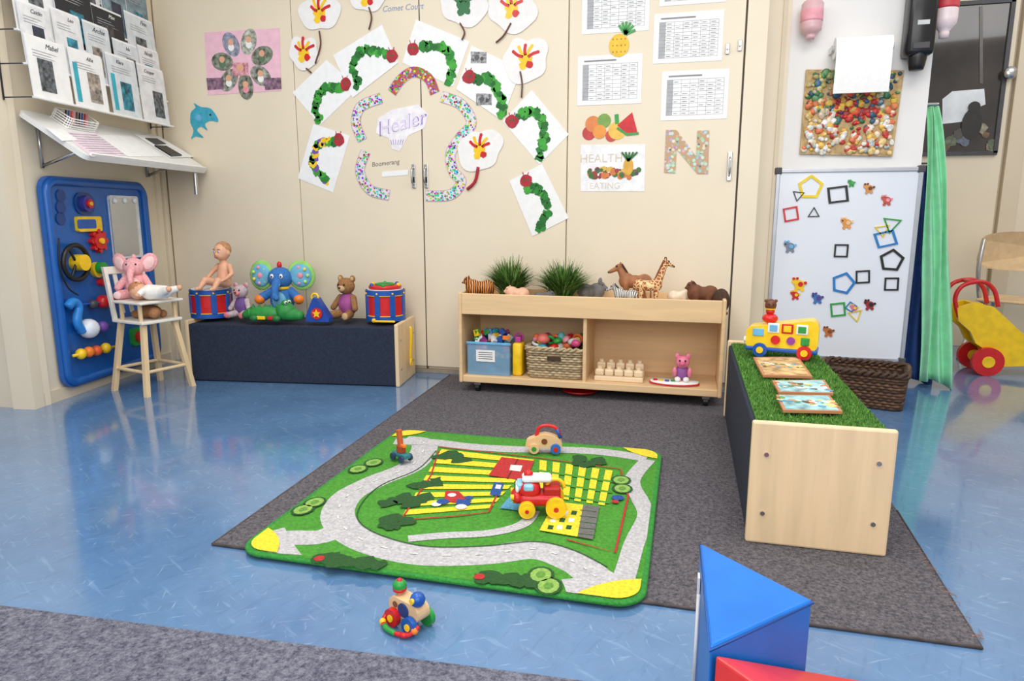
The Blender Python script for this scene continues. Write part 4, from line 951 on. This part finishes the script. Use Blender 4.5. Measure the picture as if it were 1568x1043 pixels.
b=B('clipboard',ANL);b.flat(DK,[(206,206),(244,210),(296,241),(262,242)],PAPER,.003,.003);b.flat(DK,[(236,224),(254,225),(278,239),(262,240)],BLACK,.006,.008);b.flat(DK,[(222,212),(240,213),(254,221),(238,222)],DGREY,.006,.004);b.done()
b=B('pen_basket',ANL);a,c_=DK.at(98,182,.0);a=max(a,e0+.12);c_=dl-.095
for i in range(5): b.tube([DK.w(a+x,c_+y,.004+i*.012) for x,y in rrect(-.1,-.05,.1,.05,.02,3)],.003,WHITE,5,True,0)
for i in range(18):
    x,y=rrect(-.1,-.05,.1,.05,.02,3)[i%16];b.cyl(DK.w(a+x,c_+y,.002),DK.w(a+x,c_+y,.054),.0022,WHITE,n=5)
b.prism([(a-.1,c_-.05),(a+.1,c_-.05),(a+.1,c_+.05),(a-.1,c_+.05)],.003,WHITE,DK.M,.001)
for i in range(9): b.cyl(DK.w(a-.08+.018*i,c_-.02,.012),DK.w(a-.06+.018*i,c_+.02,.06),.004,[BLACK,BLUE,RED,PINK,DGREY][i%5],n=8)
b.done()
# ================= HIGH CHAIR
HW=wood((230,202,158),'highchair_wood',axis=2);HWT=mat((238,232,220),.5,.03)
hc=(-2.70,2.93,0);hr=math.radians(-14)
b=B('doll_high_chair').at(hc,hr)
tops=[(.09,.085),(.09,-.085),(-.09,-.085),(-.09,.085)];bots=[(.135,.13),(.135,-.13),(-.135,-.13),(-.135,.13)]
for (tx,ty),(bx,by) in zip(tops,bots):
    b.hexa([(bx-.012,by-.012,0),(bx+.012,by-.012,0),(bx+.012,by+.012,0),(bx-.012,by+.012,0),(tx-.012,ty-.012,.36),(tx+.012,ty-.012,.36),(tx+.012,ty+.012,.36),(tx-.012,ty+.012,.36)],HW)
for z,k in ((.12,.33),):
    cc=[(bx+(tx-bx)*k,by+(ty-by)*k) for (tx,ty),(bx,by) in zip(tops,bots)]
    for i in range(4):
        p,q=cc[i],cc[(i+1)%4];b.cyl((p[0],p[1],z),(q[0],q[1],z),.009,HW,n=10)
b.box((0,0,.368),(.25,.225,.016),HWT,.005)
b.box((.02,0,.468),(.23,.24,.014),HWT,.006)
for x in (.09,-.06):
    for y in (-.095,.095): b.box((x,y,.42),(.016,.016,.09),HW,.003)
for y in (-.1,.1): b.hexa([(-.125,y-.009,.37),(-.105,y-.009,.37),(-.105,y+.009,.37),(-.125,y+.009,.37),(-.175,y-.009,.64),(-.155,y-.009,.64),(-.155,y+.009,.64),(-.175,y+.009,.64)],HWT)
for y in (-.05,0,.05): b.hexa([(-.125,y-.01,.4),(-.117,y-.01,.4),(-.117,y+.01,.4),(-.125,y+.01,.4),(-.17,y-.01,.61),(-.162,y-.01,.61),(-.162,y+.01,.61),(-.17,y+.01,.61)],HWT)
b.box((-.165,0,.62),(.014,.21,.04),HWT,.004,(0,-.17,0));b.done()
Rh=Matrix.Rotation(hr,3,'Z')
def hl(x,y,z): return Vector(hc)+Rh@Vector((x,y,z))
PE=mat((238,172,176),.95,.08,100,.6)
b=B('pink_plush_elephant').at(hl(-.065,.0,.476),hr+math.radians(40),.27)
PI=mat((248,204,204),.95)
b.ell((0,0,.27),(.2,.18,.25),PE);b.ell((0,-.06,.6),(.19,.17,.18),PE);b.ell((0,-.13,.25),(.12,.07,.16),PI)
for sx in (-1,1):
    b.cap((sx*.15,-.02,.4),(sx*.28,-.14,.22),.07,.065,PE);b.cap((sx*.12,-.08,.1),(sx*.24,-.22,.09),.09,.085,PE);b.ell((sx*.26,-.29,.09),(.07,.02,.07),PI)
    b.ell((sx*.25,.02,.68),(.15,.035,.19),PE,(0,sx*.55,sx*.4));b.ell((sx*.255,-.01,.67),(.10,.03,.14),PI,(0,sx*.55,sx*.4));b.ell((sx*.08,-.2,.66),.018,BLACK,n=8)
b.tube([(0,-.18,.57),(0,-.29,.5),(.01,-.35,.4),(.02,-.36,.3),(.02,-.35,.24)],[.08,.062,.05,.042,.036],PE,12);b.ell((0,-.0,.79),(.04,.03,.05),PE);b.done()
b=B('brown_plush').at(hl(.02,0,.377),hr);b.ell((0,0,.035),(.07,.055,.034),TED);b.ell((.07,-.02,.035),(.03,.03,.028),mat((170,120,80),.95,.1,90,.6));b.ell((.05,.04,.022),(.025,.02,.02),TED);b.ell((-.05,-.04,.022),(.03,.02,.02),TED);b.done()
b=B('lying_baby_doll').at(hl(.085,-.04,.476),hr+math.radians(15),1.05)
W_=mat((240,236,230),.8,.03)
b.cap((0,.01,.04),(.07,.03,.04),.038,.032,W_)
for sy in (-1,1): b.cap((.07,.03+sy*.02,.04),(.115,.03+sy*.035,.055),.022,.016,W_);b.cap((.0,sy*.03,.05),(-.0,sy*.06,.035),.016,.013,W_)
o_=b.done(remesh=.006,smooth=2)
b=B('doll_head').at(hl(.085,-.04,.476),hr+math.radians(15),1.05);b.ell((-.055,0,.045),(.04,.04,.042),SKIN);b.ell((-.06,0,.055),(.038,.039,.036),mat((186,126,86),.7));b.ell((-.045,-.0,.085),(.006,.007,.006),SKIN)
for sy in (-1,1): b.ell((.122,.03+sy*.036,.058),.014,SKIN);b.ell((0,sy*.07,.033),.012,SKIN);b.ell((-.05,sy*.015,.083),.005,BLACK,n=8)
b.done(o_)
# ================= WALL ART
GR=[mat((34,130,44),.6,.1),mat((24,104,36),.6,.1),mat((60,160,50),.6,.1)];CRD=mat((170,36,50),.6,.1)
cats=[([(448,142),(500,92),(549,135),(490,192)],[(487,184),(484,158),(497,136),(522,136)],(529,129)),
([(510,85),(585,38),(610,96),(540,150)],[(548,130),(541,98),(558,79),(590,82)],(600,86)),
([(637,30),(719,64),(694,133),(616,96)],[(690,124),(691,90),(672,72),(646,72)],(632,75)),
([(722,70),(799,106),(768,184),(699,137)],[(770,172),(764,142),(748,122),(726,121)],(718,118)),
([(770,186),(814,138),(871,206),(826,252)],[(825,242),(833,206),(824,174),(796,177)],(784,186)),
([(780,277),(830,251),(871,334),(815,362)],[(828,350),(838,317),(826,291),(810,288)],(805,277)),
([(480,190),(536,208),(510,295),(456,273)],[(500,277),(481,252),(489,222),(511,217)],(519,214))]
for i,(q,path,hd) in enumerate(cats):
    random.seed(30+i);b=B('caterpillar_painting');of=.001+.0012*(i%2)
    b.flat(WB,q,PAPER,of,.001);P=[WB.at(*p) for p in path];P=crom([(p[0],p[1],0) for p in P],5)
    for k,p in enumerate(P):
        for j in range(3):
            b.disc(WB,(p.x+random.uniform(-.013,.013),p.y+random.uniform(-.013,.013)),random.uniform(.014,.023),random.choice(GR if not(i==6 and random.random()<.35) else [YEL,PURP]),of+.001+k*.00004+j*.00002,.001,9,px=False,wob=.35)
    b.disc(WB,hd,.034,CRD,of+.0028,.0008,12,wob=.15)
    h_=WB.at(*hd)
    for sx in (-1,1): b.ribbon(WB,[(h_[0]+sx*.008,h_[1]+.02),(h_[0]+sx*.016,h_[1]+.045)],.004,CRD,of+.003,.0005,0,px=False);b.disc(WB,(h_[0]+sx*.009,h_[1]+.004),.005,GR[1],of+.0037,.0004,8,px=False)
    if i==3:
        for x,y in ((733,88),(741,152)): b.flat(WB,[(x-12,y-9),(x+12,y-8),(x+12,y+9),(x-12,y+9)],mat((150,150,152),.6,.5,60),of+.0012,.0006);b.disc(WB,(x-3,y),.014,mat((90,90,92)),of+.0019,.0004);b.disc(WB,(x+5,y+2),.01,mat((70,70,72)),of+.0019,.0004)
    b.done()
CHK=mat((238,236,234),.7,.02);random.seed(50)
chk=[((490,20),.115,[(490,48),(492,70),(484,98)],0),((562,-6),.1,[(566,12),(570,28),(566,46)],0),((710,8),.125,[(705,36),(712,50),(708,62)],1),((784,12),.135,[(783,36),(772,55),(760,66)],0),((466,80),.1,[(470,105),(478,112)],0),((805,90),.13,[(797,110),(800,128),(799,150)],0),((735,228),.13,[(733,256),(728,278),(716,290)],2)]
for i,(c_,r,st,k) in enumerate(chk):
    b=B('handprint_chicken_cutout');a,d_=WB.at(*c_);n=48;poly=[]
    for j in range(n):
        t=2*math.pi*j/n;rr=r*(1+.06*math.sin(5*t+i)+.12*math.cos(2*t+i*.7)-(.35*math.exp(-((t-1.55)/.35)**2)))
        poly.append((a+rr*math.cos(t),d_+rr*math.sin(t)*.85))
    b.prism(poly,.001,CHK,WB.M,.0045)
    pm=YEL if k!=1 else mat((30,110,60));fm=RED if k!=1 else mat((30,110,60))
    b.disc(WB,(a,d_),.036,pm,.0056,.001,12,px=False,ry=.03,wob=.15)
    for j in range(5):
        t=.4+j*.55+random.uniform(-.1,.1);l_=random.uniform(.055,.075);b.ribbon(WB,[(a+.015*math.cos(t),d_+.015*math.sin(t)),(a+l_*.6*math.cos(t+.1),d_+l_*.6*math.sin(t+.1)),(a+l_*math.cos(t),d_+l_*math.sin(t))],.015,fm if j%2==0 or k==1 else YEL,.0068,.0006,3,px=False);b.disc(WB,(a+l_*math.cos(t),d_+l_*math.sin(t)),.0085,fm if j%2==0 or k==1 else YEL,.0069,.0006,8,px=False)
    b.disc(WB,(a-.015,d_-.035),.02,YEL if k!=1 else pm,.0060,.001,px=False,wob=.2);b.disc(WB,(a+.02,d_-.03),.018,RED if k!=1 else pm,.0062,.001,px=False,wob=.2)
    P=[WB.at(*p) for p in st];b.tube([WB.w(p[0],p[1],.009) for p in P],.0045 if k!=2 else .009,mat((100,60,44),.6) if k!=2 else mat((170,30,50),.6),6);b.done()
CF=m_confetti('confetti_paint',(226,220,226),80,.5,1.6,.7);CFR=m_confetti('red_confetti_paint',(180,84,66),80,.5,1.5,.8)
for i,(pp_,m_) in enumerate((([(600,142),(614,122),(634,110),(656,120),(666,143)],CFR),([(676,148),(706,160),(722,188),(705,210)],CF),([(584,150),(553,163),(545,188),(555,215)],CF),([(708,206),(690,235),(694,262),(706,278),(690,298),(652,300)],CF),([(560,232),(551,262),(566,290),(596,299)],CF))):
    b=B('painted_boomerang');b.ribbon(WB,pp_,.06,mat((206,170,182),.7),.001+.0004*i,.0008,8);b.ribbon(WB,pp_,.053,m_,.002+.0004*i,.0006,8);b.done()
b=B('lettering_cutout');b.flat(WB,[(578,182),(600,168),(640,160),(656,175),(650,196),(625,208),(612,232),(600,228),(596,212),(576,204)],mat((238,234,238),.7),.001,.001)
LP_=mat((150,120,190),.6)
b.text(WB,'Healer',(614,190),.108,LP_,.0025,math.radians(12),True,.25);b.text(WB,'Healer',(614,190),.102,mat((228,220,242),.7),.0032,math.radians(12),True,.25)
for i in range(6): b.ribbon(WB,[(598+i*4,214),(600+i*3,222)],.003,LP_,.0025,.0005,0)
b.done()
b=B('boomerang_label');b.text(WB,'Boomerang',(590,250),.036,mat((130,120,116)),.001,math.radians(5),True,.2);b.flat(WB,[(585,263),(625,260),(625,268),(585,271)],PAPER,.001,.001);b.text(WB,'Comet Court',(616,12),.042,mat((140,156,190)),.001,0,True,.3);b.done()
def sheet(name,x0,y0,x1,y1,rows,title=True):
    b=B(name);a0,b1=WB.at(x0,y0,.001);a1,_=WB.at(x1,y0,.001);_,b0=WB.at(x0,y1,.001)
    b.prism([(a0,b0),(a1,b0),(a1,b1),(a0,b1)],.001,PAPER,WB.M,.001)
    W=a1-a0;Hh=b1-b0
    b.prism([(a0+.08*W,b0+.1*Hh),(a0+.17*W,b0+.1*Hh),(a0+.17*W,b0+.82*Hh),(a0+.08*W,b0+.82*Hh)],.0004,LGREY,WB.M,.0021)
    lg=mat((150,150,154),.7);bk=mat((140,140,145),.7)
    for i in range(rows+1):
        y=b0+.1*Hh+.72*Hh*i/rows;b.prism([(a0+.08*W,y),(a0+.93*W,y),(a0+.93*W,y+.001),(a0+.08*W,y+.001)],.0004,lg,WB.M,.0026)
    for i in range(7):
        x=a0+.17*W+.76*W*i/6;b.prism([(x,b0+.1*Hh),(x+.001,b0+.1*Hh),(x+.001,b0+.82*Hh),(x,b0+.82*Hh)],.0004,lg,WB.M,.0026)
    for i in range(rows):
        for j in range(6):
            if random.random()<.75:
                x=a0+.19*W+.76*W*j/6;y=b0+.1*Hh+.72*Hh*(i+.4)/rows;b.prism([(x,y),(x+.07*W*random.uniform(.5,1.2),y),(x+.07*W,y+.0025),(x,y+.0025)],.0004,bk,WB.M,.0026)
    if title: b.prism([(a0+.1*W,b0+.88*Hh),(a0+.6*W,b0+.88*Hh),(a0+.6*W,b0+.91*Hh),(a0+.1*W,b0+.91*Hh)],.0004,bk,WB.M,.0026)
    b.done()
sheet('routine_chart',892,-25,996,53,10);sheet('routine_chart',1002,22,1109,98,10);sheet('routine_chart',885,87,984,162,9);sheet('routine_chart',1014,110,1117,185,9);sheet('routine_chart',1012,-60,1115,10,9)
b=B('pineapple_sticker');a,c_=WB.at(948,70);b.disc(WB,(a,c_),.05,mat((235,195,60),.6),.0032,.001,16,px=False,ry=.055)
for i in range(6): b.ribbon(WB,[(a+.03,c_+.05),(a+.03+.05*math.cos(.3+i*.4),c_+.05+.06*math.sin(.3+i*.4))],.012,GREEN,.0045,.0006,0,px=False)
for i in range(4):
    for j in range(3): b.disc(WB,(a-.03+.02*i,c_-.03+.03*j),.004,mat((180,120,40)),.0045,.0004,6,px=False)
b.done()
b=B('fruit_stickers')
for x,y,r,m_ in ((908,190,.04,mat((220,130,70))),(902,204,.035,mat((190,60,60))),(925,185,.035,mat((120,160,70))),(918,202,.035,mat((230,150,60))),(945,200,.045,mat((235,190,80))),(936,208,.03,mat((205,70,60)))): b.disc(WB,(x,y),r,m_,.001+random.uniform(0,.001),.001,16)
b.flat(WB,[(945,192),(968,172),(976,202),(962,207)],mat((205,50,56),.6),.0026,.001);b.ribbon(WB,[(945,196),(960,206),(978,204)],.012,GREEN,.004,.0006,0)
b.ribbon(WB,[(945,190),(944,175)],.02,GREEN,.003,.0006,0);b.done()
b=B('healthy_eating_poster');b.flat(WB,[(889,222),(988,221),(987,293),(889,293)],mat((236,236,238),.25),.001,.001)
b.text(WB,'HEALTHY',(926,243),.06,mat((214,200,184),.6),.0022);b.text(WB,'EATING',(926,285),.045,mat((214,200,184),.6),.0022)
random.seed(8)
for i in range(60): b.disc(WB,(random.uniform(900,980),random.uniform(258,272)),random.uniform(.008,.017),random.choice([mat((160,50,50)),mat((60,110,50)),mat((210,120,60)),mat((220,180,80)),mat((90,60,90)),mat((150,40,60)),mat((60,110,40))]),.0022+i*.00003,.0006,10)
b.disc(WB,(962,255),.026,mat((220,170,70),.6),.0045,.0006,ry=.045)
for i in range(5): b.ribbon(WB,[(962,247),(952+i*6,233)],.01,mat((40,110,50)),.0055,.0005,0)
b.done()
b=B('letter_n_artwork');NP=m_confetti('gingham_scraps',(196,160,124),60,.45,.55,.8)
b.flat(WB,[(1020,199),(1036,199),(1066,240),(1068,200),(1086,200),(1084,266),(1068,266),(1036,228),(1034,265),(1017,264)],NP,.001,.004);b.done()
b=B('pink_flower_photo_poster');b.flat(WB,[(313,50),(428,43),(431,139),(318,146)],mat((238,190,206),.7,.04),.001,.001)
cx_,cy_=WB.at(372,98)
for i in range(7):
    t=2*math.pi*i/7+.3;a,c_=cx_+.135*math.cos(t),cy_+.125*math.sin(t)
    poly=[]
    for j in range(16):
        s_=2*math.pi*j/16;u_,v_=.072*math.cos(s_),.05*math.sin(s_);poly.append((a+u_*math.cos(t)-v_*math.sin(t),c_+u_*math.sin(t)+v_*math.cos(t)))
    b.prism(poly,.0008,random.choice([mat((140,142,130),.6,.5,40),mat((170,172,160),.6,.4,40),mat((120,126,110),.6,.5,40),mat((140,144,160),.6,.3,40)]),WB.M,.0022)
    b.disc(WB,(a,c_+.012),.018,SKIN,.0032,.0006,px=False);b.disc(WB,(a,c_-.016),.02,random.choice([BLUE,PINK,mat((90,120,90)),WHITE]),.0031,.0006,px=False)
b.flat(WB,[(356,96),(380,96),(380,116),(356,116)],mat((225,150,160),.7,.3,40),.0032,.0006);b.disc(WB,(368,104),.022,SKIN,.004,.0006)
for x,y in ((330,128),(418,128)): b.flat(WB,[(x-14,y-8),(x+12,y-9),(x+13,y+8),(x-12,y+10)],mat((130,100,120),.6,.4,40),.004,.0006)
b.done()
b=B('dolphin_cutout');P=[(293,172),(300,165),(297,158),(308,164),(322,166),(332,178),(334,187),(324,185),(314,190),(318,200),(308,194),(302,200),(312,211),(300,209),(293,213),(297,200),(292,188)]
C=crom([(WB.at(*p)[0],WB.at(*p)[1],0) for p in P],3,True);b.prism([(p.x,p.y) for p in C],.002,mat((60,165,190),.6,.1,30),WB.M,.001);b.disc(WB,(322,176),.006,BLACK,.0035,.0006);b.disc(WB,(304,180),.02,SKY,.0035,.0004,wob=.3);b.done()
# ================= LIGHT + CAMERA
wd=bpy.data.worlds.new('w');scene.world=wd;wd.use_nodes=True;bg=wd.node_tree.nodes['Background'];bg.inputs[0].default_value=(.99,.985,.98,1);bg.inputs[1].default_value=.68
def area(name,loc,tgt,sx,sy,p,col=(1,1,1)):
    l=bpy.data.lights.new(name,'AREA');l.shape='RECTANGLE';l.size=sx;l.size_y=sy;l.energy=p;l.color=col
    o=bpy.data.objects.new(name,l);scene.collection.objects.link(o);o.location=loc
    o.rotation_euler=(Vector(tgt)-Vector(loc)).to_track_quat('-Z','Y').to_euler();return o
area('ceiling_light',(-1.4,1.9,2.7),(-1.4,1.9,0),1.2,1.2,26,(1,.98,.94))
area('ceiling_light_rear',(.8,2.0,2.7),(.8,2.0,0),1.2,1.2,24,(1,.98,.94))
area('window_light',(.3,-1.2,1.9),(-.4,2.6,.5),3.0,1.6,54,(1,.99,.98))
area('near_ceiling_light',(-.6,.6,2.7),(-.6,.9,0),1.4,1.0,24,(1,.99,.97))
area('hall_light',(2.4,3.8,2.6),(2.2,4.6,0),1.0,1.0,12)
cam=bpy.data.cameras.new('camera');co=bpy.data.objects.new('camera',cam);scene.collection.objects.link(co);scene.camera=co
cam.sensor_width=36;cam.sensor_fit='HORIZONTAL';cam.lens=24*1045/1045.333;co.location=CAM;co.rotation_euler=(math.radians(90)-PT,0,YW);cam.clip_start=.05
scene.view_settings.view_transform='Standard'
